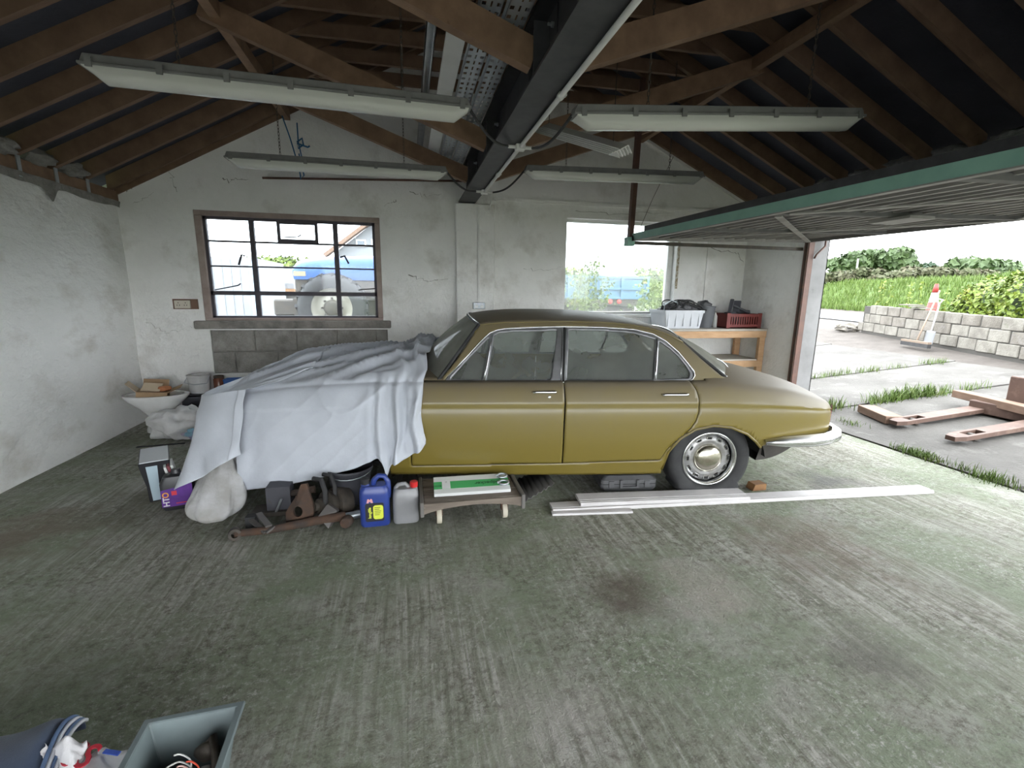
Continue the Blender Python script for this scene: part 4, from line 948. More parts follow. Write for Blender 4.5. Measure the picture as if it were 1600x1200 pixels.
ap_ = struct(MB().box((4.66, -6, -.2), (4.9, 13, -.03)).build('ground_threshold', dirt))
rows_ = [-6, -2.6, .2, 2.55, 4.92, 6.42, 9.05, 12.6]
for i in range(len(rows_)-1):
    y0, y1 = rows_[i]+.025, rows_[i+1]-.025
    xe = 9.0+.35*i*.3
    vs = []
    for (x, y) in ((4.735, y0), (4.95, y0), (xe, y0-.1), (xe, y1-.1), (4.95, y1), (4.735, y1)): vs.append((x, y, gz_(x, y)))
    n = 6; MB().add(vs+[(x, y, z-.1) for x, y, z in vs], [(0,1,4,5),(1,2,3,4)]+[(k, n+k, n+(k+1) % n, (k+1) % n) for k in range(n)]).build('slab', conc, terr)
WA = Vector((10.30, 5.87)); WB2 = Vector((11.85, 10.1)); wd = (WB2-WA).normalized(); wn = Vector((wd.y, -wd.x))   # wn: away from the garage
def wpt(a, o, z): p = WA+wd*a+wn*o; return Vector((p.x, p.y, z))
road = struct(MB().grid(40, 4, lambda a, b: wpt(lerp(-20, 60, a), lerp(2.3, 7.6, b), .60)).build('road', tarm))
MB().grid(60, 3, lambda a, b: wpt(lerp(-20, 60, a), lerp(7.4, 8.6, b), .60+.12*b+.03*nz(a*60))).build('verge', dirt, road)
def bank(a, b):
    al = lerp(-22, 110, a**1.2); o = lerp(8.1, 130, b**2.2); h = .62+1.75*smooth((o-8.1)/5.5)+2.4*smooth((o-13)/70)+.12*nz(al*.35, o*.4, 3)
    return wpt(al, o, h)
bk = MB().grid(140, 60, bank).build('grass_bank', grassg, smooth=True); struct(bk); bk.name = 'ground_bank'
def blades(name, mb_pts, m, label, cat, hgt=.25, w=.02, parent=None, n_per=5, lean=.45, seed=1):
    random.seed(seed); mb = MB()
    for (p, k) in mb_pts:
        for j in range(n_per):
            a = random.random()*2*PI; h = hgt*k*(.5+random.random()); l = Vector((math.cos(a), math.sin(a), 0))*h*lean*random.random(); q = Vector(p)+Vector((random.gauss(0,.04), random.gauss(0,.04), 0))*max(1, k)
            s = Vector((math.sin(a), -math.cos(a), 0))*w*.5*max(.7, k)
            mb.add([q-s, q+s, q+l*.5+Vector((0,0,h*.65))+s*.6, q+l*.5+Vector((0,0,h*.65))-s*.6, q+l+Vector((0,0,h))], [(0,1,2,3),(3,2,4)])
    o = mb.build(name, m, parent); tag(o, label, cat, None, 'stuff'); return o
random.seed(11); pts = []
for i in range(9000):
    al_ = lerp(-6, 40, random.random()**1.2); o_ = lerp(8.1, 17, random.random()**1.5); p = Vector(bank(((al_+22)/132)**(1/1.2), ((o_-8.1)/121.9)**(1/2.2))); pts.append((p, 1.5+random.random()*1.5))
blades('bank_grass_blades', pts, bladem, 'tall green grass growing on the bank beyond the road', 'grass', .13, .016, None, 6, .6, 2)
# grass in the slab joints
def joint(a, b, n, k, jit=.03, seed=1):
    random.seed(seed); out = []
    for i in range(n):
        t = random.random(); c = .5+.5*nz(t*9+seed, seed)
        if c < .42: continue
        x = lerp(a[0], b[0], t)+random.gauss(0, jit); y = lerp(a[1], b[1], t)+random.gauss(0, jit); out.append((Vector((x, y, gz_(x, y))), k*(.4+c)))
    return out
jp = joint((5.0,4.92),(7.9,4.84),190,1.0,.03,3)+joint((5.0,6.42),(9.3,6.33),150,.8,.03,5)+joint((6.0,9.0),(9.5,8.95),40,.6,.05,8)+joint((6.05,4.93),(7.0,4.88),110,1.2,.04,9)
for (u, v, n, k) in ((1425,708,60,.55),(1450,717,40,.5),(1545,748,40,.7),(1560,755,20,.5),(1330,662,16,.5),(1445,668,0,1)):
    c_ = hit(u, v)
    for i in range(n): jp.append((Vector((c_.x+random.gauss(0,.035), c_.y+random.gauss(0,.10), c_.z)), k*.8))
blades('joint_grass', jp, bladem, 'short grass tufts sprouting in the joints of the concrete apron', 'grass', .11, .009, None, 5, .9, 4)
# block wall
bwm = [mat('pale_wall_block', (.20,.19,.165), .95, c2=(.12,.11,.095), sc=4, bump=.012, bsc=35, c3=(.06,.065,.035), sc3=3, lo3=.6, hi3=.8),
       mat('stained_wall_block', (.17,.155,.135), .95, c2=(.10,.09,.075), sc=3.5, bump=.012, bsc=35, c3=(.16,.15,.14), sc3=5)]
bwl = thing('block_wall', 'low weathered concrete block wall along the edge of the drive', 'wall', wpt(2,0,.4))
random.seed(21)
def wz(a): return lerp(.37, .60, (a+3.5)/8.2) if a > -4 else .37
for r in range(3):
    a = -3.6-(.22 if r % 2 else 0); end = 4.55-.35*r*.6
    while a < end:
        b = min(a+.44, end+.2); z = wz((a+b)/2)+r*.228
        M = Matrix.Translation(wpt((a+b)/2, random.gauss(0,.006), z)) @ Matrix.Rotation(math.atan2(wd.y, wd.x)+random.gauss(0,.008), 4, 'Z')
        MB().box((-(b-a)/2+.006, -.07, .004), ((b-a)/2-.006, .07, .219), M).build('block', bwm[random.random() < .4], bwl, bevel=.012); a += .452
MB().add([wpt(-3.8,-.05,wz(-3.8)-.1), wpt(4.6,-.05,wz(4.6)-.1), wpt(4.6,-.05,wz(4.6)+.64), wpt(-3.8,-.05,wz(-3.8)+.64), wpt(-3.8,.05,wz(-3.8)-.1), wpt(4.6,.05,wz(4.6)-.1), wpt(4.6,.05,wz(4.6)+.64), wpt(-3.8,.05,wz(-3.8)+.64)], [(0,1,2,3),(7,6,5,4),(0,4,5,1),(1,5,6,2),(2,6,7,3),(3,7,4,0)]).build('mortar', mat('dark_wall_mortar', (.05,.047,.042), .95), bwl)
for i, (a, o, r) in enumerate(((4.95,-.15,(.28,.2,.13)),(5.3,-.1,(.22,.18,.12)))):
    o_ = MB().blob(wpt(a,o,.62), r, .5, 2.2, 3, i).build('rubble_stone', bwm[1]); tag(o_, ['broken concrete lump at the end of the block wall', 'outermost broken concrete lump past the end of the block wall'][i], 'rubble')
st = thing('loose_slates', 'pale broken slab pieces lying on top of the block wall', 'slab', wpt(2.6,0,1.25))
for i, (a, rz) in enumerate(((2.55,.1),(2.75,-.2),(2.95,.3))):
    MB().cbox((0,0,0), (.42,.2,.025), Matrix.Translation(wpt(a,0,wz(a)+.705+i*.028)) @ Matrix.Rotation(rz+1.2,4,'Z')).build('slab_piece', bwm[0], st)
# foliage
def leaves(mb, c, r, n, size, shell=.55, seed=0, flat=None, up=.3):
    random.seed(seed); c = Vector(c); r = Vector(r)
    for i in range(n):
        d = Vector((random.gauss(0,1), random.gauss(0,1), random.gauss(0,1))).normalized(); k = shell+(1-shell)*random.random()**.6
        k *= 1+.22*nz(d.x*2.3+seed, d.y*2.3, d.z*2.3)
        p = c+Vector((d.x*r.x, d.y*r.y, d.z*r.z))*k
        if flat is not None and p.z < flat: continue
        nn = (d+Vector((random.gauss(0,.6), random.gauss(0,.6), random.gauss(up,.6)))).normalized(); a = nn.orthogonal().normalized(); b = nn.cross(a); t = random.random()*2*PI
        a, b = a*math.cos(t)+b*math.sin(t), b*math.cos(t)-a*math.sin(t); s = size*(.6+.8*random.random())
        mb.add([p-a*s*.5, p+b*s*.36+nn*s*.06, p+a*s*.6, p-b*s*.36+nn*s*.06], [(0,1,2,3)])
    return mb
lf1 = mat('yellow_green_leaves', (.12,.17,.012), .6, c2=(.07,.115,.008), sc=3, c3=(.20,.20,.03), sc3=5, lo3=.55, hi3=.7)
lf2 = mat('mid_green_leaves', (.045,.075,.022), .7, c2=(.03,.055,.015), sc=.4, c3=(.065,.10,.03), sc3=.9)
lf3 = mat('gorse_brown_green', (.06,.055,.03), .8, c2=(.045,.06,.02), sc=.6, c3=(.09,.072,.045), sc3=1.3)
lf4 = mat('dark_conifer_green', (.03,.055,.03), .8, c2=(.02,.04,.02), sc=1)
stemm = mat('bush_stems', (.10,.075,.05), .9)
b1 = thing('leafy_bush', 'big bright yellow-green leafy bush behind the block wall', 'bush', wpt(.6,1.2,.6))
mb = MB(); 
for i, (a, o, z, rx, rz_) in enumerate(((-.9,1.25,1.40,.85,.78),(.2,1.2,1.42,.85,.75),(1.3,1.2,1.40,.8,.72),(2.15,1.1,1.28,.62,.62))): leaves(mb, wpt(a,o,z), (rx,.75,rz_), 3200, .085, .72, i+40, .62)
mb.build('foliage', lf1, b1)

for a_ in (-.8,.3,1.4): MB().tube([wpt(a_,1.2,.5), wpt(a_-.1,1.2,1.2)], .03, 6).build('stem', stemm, b1)
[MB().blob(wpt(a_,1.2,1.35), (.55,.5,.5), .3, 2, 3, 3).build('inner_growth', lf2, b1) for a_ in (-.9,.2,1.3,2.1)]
for i, (u, v, h, lab) in enumerate(((1366,498,.75,'tall leafy weed at the far left end of the block wall'),(1423,495,.70,'leafy weed behind the middle of the block wall'),(1450,497,.55,'leafy weed behind the block wall beside the red and white cone'))):
    p = wpt({0:4.9,1:3.8,2:2.45}[i], .5, .62); w_ = thing('weed', lab, 'weed', p, 0, 'weeds behind the block wall'); mb = MB(); random.seed(i)
    for k in range(3):
        x, y = random.gauss(0,.07), random.gauss(0,.07); MB().tube([p+Vector((x,y,0)), p+Vector((x*1.5,y*1.5,h+.55))], .008, 4).build('stalk', lf1, w_)
        for j in range(24): leaves(mb, p+Vector((x*1.3,y*1.3,.2+(h+.35)*j/24)), (.07,.07,.04), 1, .07, .2, i*100+k*30+j)
    mb.build('foliage', lf1, w_)
def tree(name, lab, c, r, nb, n, size, m, seed, trunk=True, group='trees beyond the field'):
    t = thing(name, lab, 'tree' if trunk else 'bush', (c[0], c[1], c[2]-r[2]), 0, group); random.seed(seed); mb = MB(); core = MB(); c = Vector(c)
    for i in range(nb):
        d = Vector((random.uniform(-1,1)*r[0]*.65, random.uniform(-1,1)*r[1]*.5, random.uniform(-.35,.6)*r[2])); rr = (r[0]*.45, r[1]*.45, r[2]*.5)
        leaves(mb, c+d, rr, n, size, .7, seed*10+i); core.blob(c+d, [q*.78 for q in rr], .25, 2, 2, seed+i)
    mb.build('crown', m, t); core.build('crown_core', m, t)
    if trunk: MB().tube([(c.x, c.y, c.z-r[2]*1.6), (c.x, c.y, c.z)], r[0]*.05+.1, 7).build('trunk', stemm, t)
    return t
def far(u, v, D): r = ray(u, v).normalized(); return CO+r*D
c = far(1375,418,75); tree('oak_tree', 'large rounded green tree on the skyline behind the pole', (c.x,c.y,c.z), (4.4,4.4,2.2), 9, 260, .7, lf2, 1)
c = far(1320,422,100); tree('oak_tree', 'smaller rounded green tree left of the pole on the skyline', (c.x,c.y,c.z), (4.4,4.4,2.3), 7, 200, .8, lf2, 2)
for i, (u, v, rx, lab) in enumerate(((1446,426,1.5,'dark conifer clump left of two others on the skyline'),(1465,427,1.0,'small pointed dark conifer on the skyline'),(1481,428,1.2,'low dark conifer nearest the leafy bush on the skyline'))):
    c = far(u, v, 85+7*i); tree('conifer', lab, (c.x,c.y,c.z), (rx*1.3,rx,1.3), 4, 120, .5, lf4, 20+i)
c = far(1550,424,60); tree('oak_tree', 'wide green tree rising behind the leafy bush', (c.x,c.y,c.z), (4.2,3,1.3), 7, 200, .5, lf2, 5)
for i, (u, v, rx) in enumerate(((1305,431,2.6),(1350,430,2.6),(1392,432,2.4),(1430,434,2.6),(1472,434,2.6),(1515,435,2.6),(1270,431,2.6))):
    c = far(u, v+1, 48); tree('gorse_bush', ['gorse clump under the small tree','gorse clump at the foot of the pole','gorse clump under the big tree right side','gorse clump under the leftmost conifer','gorse clump under the lowest conifer','gorse clump behind the leafy bush','gorse clump beside the door jamb'][i], (c.x,c.y,c.z), (rx,1.2,.75), 5, 150, .32, lf3, 60+i, False, 'gorse hedge along the bank')
p = far(1341,404,60); q = far(1338,428,60)
t = thing('pole', 'pale telegraph pole standing in front of the trees', 'pole', (q.x,q.y,q.z-2)); MB().tube([(q.x,q.y,q.z-3), p], .09, 7).build('shaft', mat('pale_pole', (.22,.215,.21), .8), t)
# broom, shovel and cone at the wall
bt = wpt(1.55,-.22,wz(1.55)); 
br = thing('broom', 'yard broom leaning head-down against the block wall', 'broom', bt)
hb = wpt(1.75,-.55,wz(1.7)+.03); tp = wpt(2.02,-.10,wz(1.5)+1.12)
MB().tube([hb, tp], .016, 8).build('handle', mat('broom_wood', (.24,.18,.135), .7), br, smooth=True)
MB().beam(wpt(2.15,-.56,wz(1.7)+.06), wpt(1.35,-.56,wz(1.7)+.06), .07, .045).build('head', mat('broom_head', (.16,.12,.09), .8), br)
MB().beam(wpt(2.15,-.56,wz(1.7)-.0), wpt(1.35,-.56,wz(1.7)-.0), .07, .08).build('bristles', rubber, br)
sv = thing('shovel', 'grey shovel leaning on the block wall beside the broom', 'shovel', wpt(1.6,-.3,wz(1.6)))
s0 = wpt(1.50,-.5,wz(1.5)+.02); s1 = wpt(1.93,-.12,wz(1.9)+.82)
MB().tube([s0.lerp(s1,.3), s1], .017, 8).build('shaft', mat('shovel_shaft', (.24,.23,.22), .6), sv, smooth=True)
MB().tube([s1, s1+Vector((-.03,-.07,.10)), s1+Vector((.04,.08,.12)), s1+Vector((.01,.02,.0))], .014, 6).build('grip', whitepvc, sv, smooth=True)
dS = (s1-s0).normalized(); rS = Vector((wd.x, wd.y, 0)); 
MB().grid(6, 6, lambda a, b: s0+dS*(.34*b)+rS*((a-.5)*.26)+(dS.cross(rS))*(.03*(1-(2*a-1)**2))).build('blade', mat('shovel_blade', (.085,.088,.092), .6, .0), sv, smooth=True, solid=.004)
cn_ = wpt(3.1,.55,.62); ct = thing('traffic_cone', 'red and white traffic cone behind the block wall', 'cone', cn_); conr = mat('cone_red', (.27,.03,.024), .6)
cz0 = wz(2.6)+.38
prf = lambda z: lerp(.14, .035, z/.75)
for (za, zb, m) in ((-.2,.33,conr),(.33,.55,whitepvc),(.55,.75,conr)): MB().lathe([(prf(za),za),(prf(zb),zb)], 18, Matrix.Translation((cn_.x, cn_.y, cz0+.12))).build('band', m, ct, smooth=True)
MB().cbox((cn_.x, cn_.y, cz0-.10), (.36,.36,.04)).build('base', conr, ct); MB().cbox((cn_.x,cn_.y,.62+(cz0-.74)/2), (.30,.30,max(.05,cz0-.74))).build('support_block', bwm[1], bwl)
# pallet truck and timbers
ptm = mat('faded_red_steel', (.105,.062,.046), .7, c2=(.08,.045,.034), sc=5, c3=(.14,.088,.066), sc3=9)
ptk = thing('pallet_truck', 'faded red pallet truck with two forks pointing into the garage', 'pallet truck', (6.2, 3.75, .1))
def fork(y):
    x0, x1 = 5.34, 6.62; z = lambda x: gz_(x, y)+.085
    out = [(x0,y-.045),(x0+.10,y-.08),(x1,y-.08),(x1,y+.08),(x0+.10,y+.08),(x0,y+.045)]; hole = [(x0+.17,y-.045),(x0+.40,y-.045),(x0+.40,y+.045),(x0+.17,y+.045)]
    # plate with an opening near the tip
    mb = MB()
    for (pa) in ([out[0],out[1],(hole[0][0],y-.08),(hole[0][0],y+.08),out[4],out[5]],): mb.add([(x,yy,z(x)) for x,yy in pa]+[(x,yy,z(x)-.045) for x,yy in pa], [tuple(range(6)), tuple(range(11,5,-1))]+[(k,6+k,6+(k+1)%6,(k+1)%6) for k in range(6)])
    for (xa,xb,ya,yb) in ((hole[0][0],hole[1][0],y-.08,y-.045),(hole[0][0],hole[1][0],y+.045,y+.08),(hole[1][0],x1,y-.08,y+.08)):
        pa = [(xa,ya),(xb,ya),(xb,yb),(xa,yb)]; mb.add([(a,b,z(a)) for a,b in pa]+[(a,b,z(a)-.045) for a,b in pa], [(0,1,2,3),(7,6,5,4)]+[(k,4+k,4+(k+1)%4,(k+1)%4) for k in range(4)])
    f = mb.build('fork', ptm, ptk)
    MB().lathe([(.035,-.04),(.035,.04)], 14, Matrix.Translation((x0+.3,y,gz_(x0+.3,y)+.036)) @ Matrix.Rotation(PI/2,4,'X')).build('roller', darkmetal, f)
fork(3.47); fork(4.05)
MB().box((6.55,3.38,.16), (6.75,4.14,.30)).build('chassis', ptm, ptk, bevel=.01)
MB().box((6.75,3.6,.16), (6.95,3.92,.62)).tube([(6.9,3.76,.6),(7.2,3.76,1.25)], .03, 8).build('pump_and_handle', ptm, ptk, bevel=.01)
for y in (3.68,3.84): MB().lathe([(.09,-.03),(.09,.03)], 18, Matrix.Translation((6.88,y,gz_(6.88,y)+.09)) @ Matrix.Rotation(PI/2,4,'X')).build('steer_wheel', rubber, ptk)
tmb = mat('weathered_timber', (.19,.12,.085), .8, c2=(.14,.085,.055), sc=4, stretch=(5,1,5)); tmo = mat('fresh_orange_timber', (.26,.13,.045), .7, c2=(.12,.06,.03), sc=5)
def timber(pa, pb, w, h, lab, m=tmb):
    o = MB().beam(pa, pb, w, h).build('timber', m, bevel=.005); tag(o, lab, 'timber', 'timbers by the pallet truck')
a = hit(1331,654); b = hit(1397,672); timber((5.62,4.62,gz_(5.6,0)+.05), (5.46,4.13,gz_(5.46,0)+.05), .20, .09, 'short timber lying on the apron beyond the far fork')
timber((6.78,4.42,gz_(6.7,0)+.155), (6.45,3.22,gz_(6.7,0)+.155), .15, .09, 'long timber laid across both forks of the pallet truck')
timber((7.02,3.75,gz_(7,0)+.26), (6.52,3.05,gz_(7,0)+.25), .10, .08, 'short orange timber resting on top of the long one', tmo)
o = MB().add([(6.95,3.92,.20),(7.2,3.92,.20),(7.55,3.78,.66),(7.35,3.78,.66),(6.95,3.86,.20),(7.2,3.86,.20),(7.55,3.72,.66),(7.35,3.72,.66)], [(0,1,2,3),(7,6,5,4),(0,4,5,1),(1,5,6,2),(2,6,7,3),(3,7,4,0)])
a = at(1537,664,4.15); b = at(1600,668,4.15); c_ = at(1600,624,4.15); d_ = at(1588,624,4.15); e_ = at(1640,670,4.15); f_ = at(1640,630,4.15)
vs = [a, e_, f_, d_]; vs2 = [v+Vector((0,.06,0)) for v in vs]
o = MB().add(vs+vs2, [(0,1,2,3),(7,6,5,4),(0,4,5,1),(1,5,6,2),(2,6,7,3),(3,7,4,0)]).build('sloping_board', tmo); tag(o, 'sloping orange-brown board standing behind the timbers', 'board')
# ---------------------------------------------------------------- yard behind the back wall
gravel = mat('yard_gravel', (.11,.105,.10), .95, c2=(.07,.067,.06), sc=8, bump=.03, bsc=30, c3=(.17,.165,.155), sc3=14)
yd = struct(MB().grid(20, 20, lambda a, b: (lerp(-60, 1, a)+lerp(6.3, 90, b)*.62, lerp(6.3, 90, b), .575)).build('ground_yard', gravel))
blue = mat('tractor_blue', (.018,.075,.25), .35, c2=(.015,.065,.21), sc=5); cream = mat('cream_rim', (.27,.255,.21), .5, c2=(.21,.195,.155), sc=6)
tr = thing('tractor', 'blue tractor with cream front wheel parked outside the steel window', 'tractor', at(521,560,9.0))
hb = at(521,481,9.0); GY = .575; tx, ty = hb.x, hb.y
def twheel(x, y, r, w, rr, z):
    M = Matrix.Translation((x,y,z)) @ Matrix.Rotation(PI/2,4,'X')
    wq = MB().lathe([(rr,-w*.45),(rr+.03,-w*.5),(r*.85,-w*.52),(r*.97,-w*.42),(r*.97,w*.42),(r*.85,w*.52),(rr+.03,w*.5),(rr,w*.45)], 40, M, cap=False).build('wheel', rubber, tr, smooth=True)
    for k in range(20):
        a = 2*PI*k/20
        for s_ in (-1, 1): MB().cbox((r*.97,0,s_*w*.24), (.06,.06,w*.5), M @ Matrix.Rotation(a+s_*.08,4,'Z') @ Matrix.Rotation(s_*.5,4,'X')).build('lug', rubber, wq)
    MB().lathe([(rr,w*.46),(rr*.96,w*.42),(rr*.86,w*.25),(rr*.62,w*.20),(rr*.55,w*.30),(0,w*.30)], 36, M, cap=False).build('rim', cream, wq, smooth=True)
    MB().lathe([(rr*.42,w*.3),(rr*.42,w*.40),(rr*.28,w*.46),(0,w*.46)], 20, M).build('hub', darkmetal, wq, smooth=True)
    for k in range(8): MB().lathe([(.022,w*.3),(.022,w*.36),(0,w*.36)], 6, M @ Matrix.Rotation(2*PI*k/8,4,'Z') @ Matrix.Translation((rr*.49,0,0))).build('wheel_nut', darkmetal, wq)
zf = hb.z; twheel(tx, ty, zf-GY, .38, .345, zf); twheel(tx, ty+1.5, zf-GY, .38, .345, zf); twheel(tx+2.5, ty-.1, .85, .5, .48, GY+.85); twheel(tx+2.5, ty+1.6, .85, .5, .48, GY+.85)
hx0 = at(459,430,9.15).x
HT = [(0,1.88),(.08,1.99),(.35,2.06),(.8,2.10),(2.0,2.14)]
def hood(i, j):
    x = i*2.0; zt_ = interp(HT, x); an = PI*j; y = ty+.55-math.cos(an)*.42; zz = 1.66+(zt_-1.66)*min(1, math.sin(an)**.55); return (hx0+x-.06*math.sin(an)*(1-i), y, zz)
MB().grid(24, 20, hood).build('bonnet', blue, tr, smooth=True)
MB().box((hx0+.02, ty+.17, 1.30), (hx0+1.9, ty+.93, 1.68)).build('engine_side', darkmetal, tr, bevel=.03)
MB().box((hx0-.0, ty+.18, 1.30), (hx0+.06, ty+.92, 1.86)).build('grille', darkmetal, tr, bevel=.02)
MB().box((hx0+.0, ty+.125, 1.72), (hx0+.20, ty+.15, 1.80)).build('headlamp', mat('amber_lamp', (.35,.26,.15), .4), tr)
MB().box((hx0-.1, ty+.40, .95), (hx0+2.4, ty+1.1, 1.32)).build('chassis', darkmetal, tr)
MB().box((hx0-.45, ty+.45, 1.0), (hx0-.05, ty+1.05, 1.30)).build('front_weights', darkmetal, tr, bevel=.03)
MB().tube([(hx0+1.75, ty+.30, 2.0), (hx0+1.75, ty+.30, 3.0)], .05, 8).build('exhaust', darkmetal, tr)
for (x, y) in ((1.95,.1),(3.2,.1),(1.95,1.4),(3.2,1.4)): MB().box((hx0+x, ty+y, 1.5), (hx0+x+.07, ty+y+.07, 3.0)).build('cab_post', darkmetal, tr)
MB().box((hx0+1.85, ty+.05, 3.0), (hx0+3.35, ty+1.55, 3.15)).build('cab_roof', blue, tr, bevel=.04)
MB().box((hx0+1.98, ty+.12, 1.6), (hx0+2.0, ty+1.45, 3.0)).build('cab_glass', glassL, tr); MB().box((hx0+2.0, ty+.1, 1.2), (hx0+3.2, ty+1.5, 1.6)).build('cab_base', blue, tr, bevel=.03)
t = thing('storage_container', 'white storage container standing outside the left part of the steel window', 'container', at(350,480,10.5))
a = at(393,402,10.5); b = at(300,402,10.5); whp = mat('white_container_paint', (.26,.27,.285), .5, c2=(.22,.23,.245), sc=2)
MB().box((a.x-2.6, 10.5, GY), (a.x, 13.0, a.z)).build('body', whp, t)
for k in range(16): MB().box((a.x-2.55+k*.16, 10.488, GY+.05), (a.x-2.47+k*.16, 10.5, a.z-.04)).build('rib', whp, t)
MB().box((a.x-.06, 10.46, GY), (a.x+.02, 10.52, a.z)).build('corner_post', mat('pale_blue_post', (.35,.45,.52), .5), t)
hd = thing('hedge', 'green hedge on the skyline seen through the steel window', 'hedge', at(440,410,30)); mb = MB()
c0 = at(395,408,30); c1 = at(480,411,30)
for i in range(9): p = c0.lerp(c1, i/8); leaves(mb, (p.x,p.y,p.z-.5), (.7,.6,.85), 330, .22, .6, 200+i)
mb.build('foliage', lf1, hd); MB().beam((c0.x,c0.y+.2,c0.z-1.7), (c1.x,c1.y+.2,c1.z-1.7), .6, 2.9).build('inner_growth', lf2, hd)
t = thing('yard_wall', 'long white yard wall behind the stacked blocks', 'wall', at(430,440,26)); a = at(392,417,26); b = at(620,419,26); MB().box((a.x-6, 26, .5), (b.x+3, 26.2, a.z)).build('panel', whp, t); MB().box((a.x-6,25.95,a.z),(b.x+3,26.25,a.z+.06)).build('coping', conc, t)
t = thing('pallet', 'wooden pallet carrying grey blocks in the yard', 'pallet', at(447,452,16)); a = at(425,450,16); b = at(460,453,16)
for k in range(3): MB().box((a.x, 16+k*.4, a.z-.10), (b.x, 16.1+k*.4, a.z-.02)).build('board', tmo, t)
MB().box((a.x, 16, a.z-.13), (b.x, 17, a.z-.10)).build('bearer', tmo, t); MB().box((a.x,16.2,GY),(b.x,16.8,a.z-.13)).build('base_blocks', conc, t)
for i, (ua, ub, vt) in enumerate(((416,431,436),(432,442,441),(443,452,442))):
    p = at(ua, vt, 16.2); q = at(ub, 450, 16.2); o = MB().box((p.x, 16.05, a.z-.02), (q.x, 16.9, p.z)).build('block_stack', mat('dark_grey_blocks', (.13,.13,.135), .9), bevel=.01); tag(o, ['tall stack of grey blocks on the pallet outside','middle stack of grey blocks on the pallet outside','right-hand stack of grey blocks on the pallet outside'][i], 'blocks')
hs = thing('house', 'pale house with grey gable roof seen behind the tractor', 'house', at(550,400,24)); p = at(512,395,24); q = at(640,395,24); rp = at(556,350,24)
hw = mat('house_render', (.20,.205,.21), .8)
MB().box((p.x+.3, 24, GY), (q.x, 30, p.z)).build('wall', hw, hs)
MB().add([(p.x+.3,24,p.z),(rp.x+1.2,24,rp.z+.4),(q.x,24,p.z),(p.x+.3,30,p.z),(rp.x+1.2,30,rp.z+.4),(q.x,30,p.z)], [(0,1,2),(5,4,3),(0,3,4,1),(1,4,5,2)]).build('gable', hw, hs)
MB().beam((p.x-.1,23.8,p.z-.15), (rp.x+1.2,23.8,rp.z+.5), .6, .16).build('verge', tmb, hs); MB().beam((rp.x+1.2,23.8,rp.z+.5), (q.x+.3,23.8,p.z-.1), .6, .16).build('verge', tmb, hs)
for (u0,u1,v0,v1) in ((556,572,374,386),(545,556,365,372),(580,596,374,386)):
    a = at(u0,v0,23.95); b = at(u1,v1,23.95); w_ = MB().box((a.x,23.93,b.z),(b.x,24.02,a.z)).build('window', whitepvc, hs); MB().box((a.x+.06,23.92,b.z+.06),(b.x-.06,23.935,a.z-.06)).build('pane', mat('dark_house_glass', (.10,.12,.14), .2), w_)
# trailer and greenery outside the plain window
tl = thing('trailer', 'blue steel trailer parked outside the plain window', 'trailer', at(960,470,13)); tb = mat('trailer_blue', (.06,.14,.215), .55, c2=(.05,.115,.18), sc=4, c3=(.13,.15,.15), sc3=8, lo3=.62, hi3=.75)
a = at(893,432,13); b = at(1011,466,13); c1_ = at(964,432,13).x
MB().box((a.x-1.0, 13, b.z), (b.x, 16.5, a.z)).build('box_body', tb, tl)
for k in range(5): xx = lerp(a.x-.95, b.x-.06, k/4); MB().box((xx, 12.93, b.z-.05), (xx+.07, 13, a.z+.04)).build('post', tb, tl)
for z in (b.z, lerp(b.z,a.z,.45), a.z): MB().box((a.x-1.0, 12.95, z-.03), (b.x, 13, z+.03)).build('rail', tb, tl)
MB().box((a.x-.6, 13.2, b.z-.45), (b.x-.3, 16.3, b.z-.25)).build('chassis', darkmetal, tl); MB().box((a.x-.2,13.0,b.z-.22),(b.x-.3,13.15,b.z)).build('light_board', darkmetal, tl)
for u in (953, 967): q = at(u, 471, 12.98); MB().lathe([(.07,0),(.07,.03),(0,.04)], 12, Matrix.Translation(q) @ Matrix.Rotation(PI/2,4,'X') @ Matrix.Scale(1.0,4)).build('tail_lamp', mat('bright_red_lamp', (.38,.04,.035), .4), tl)
for (x, y) in ((a.x+.2,14.2),(b.x-.5,14.2),(a.x+.2,15.3),(b.x-.5,15.3)): MB().lathe([(.2,-.12),(.42,-.12),(.44,0),(.42,.12),(.2,.12)], 24, Matrix.Translation((x,y,GY+.44)) @ Matrix.Rotation(PI/2,4,'Y')).build('wheel', rubber, tl, smooth=True)
MB().blob(at(952,426,15), (.75,.9,.42), .3, 2, 3, 5).build('load_heap', mat('pale_heap', (.4,.4,.39), .9), tl, smooth=True)
def weedbush(u0, u1, vt, Y, lab, m, n, seed, cat='bush', size=.05):
    a = at(u0, vt, Y); b = at(u1, vt, Y); t = thing('overgrown_bush', lab, cat, ((a.x+b.x)/2, Y, GY), 0, 'greenery outside the plain window'); mb = MB(); random.seed(seed)
    k = 9; stem = MB()
    for i in range(k):
        x = lerp(a.x, b.x, (i+.5)/k)+random.gauss(0,.05); top = a.z-abs(random.gauss(0,.22)); y = Y+random.uniform(-.25,.25)
        stem.tube([(x,y,GY-.02),(x+random.gauss(0,.06),y,top)], .007, 4)
        for j in range(26): leaves(mb, (x+random.gauss(0,.07), y+random.gauss(0,.07), lerp(GY+.1, top, (j+1)/26)), (.14,.14,.06), n, size, .2, seed*1000+i*40+j)
    stem.build('stems', m, t); mb.build('foliage', m, t)
weedbush(888, 948, 402, 7.6, 'tall leafy weeds close outside the left of the plain window', lf1, 5, 71, 'weed', .055)
weedbush(1010, 1060, 428, 9.5, 'green bush outside the right edge of the plain window', lf1, 7, 72, 'bush', .07)
weedbush(985, 1040, 470, 7.2, 'low weeds below the red lamps outside the plain window', lf1, 4, 73, 'weed', .045)
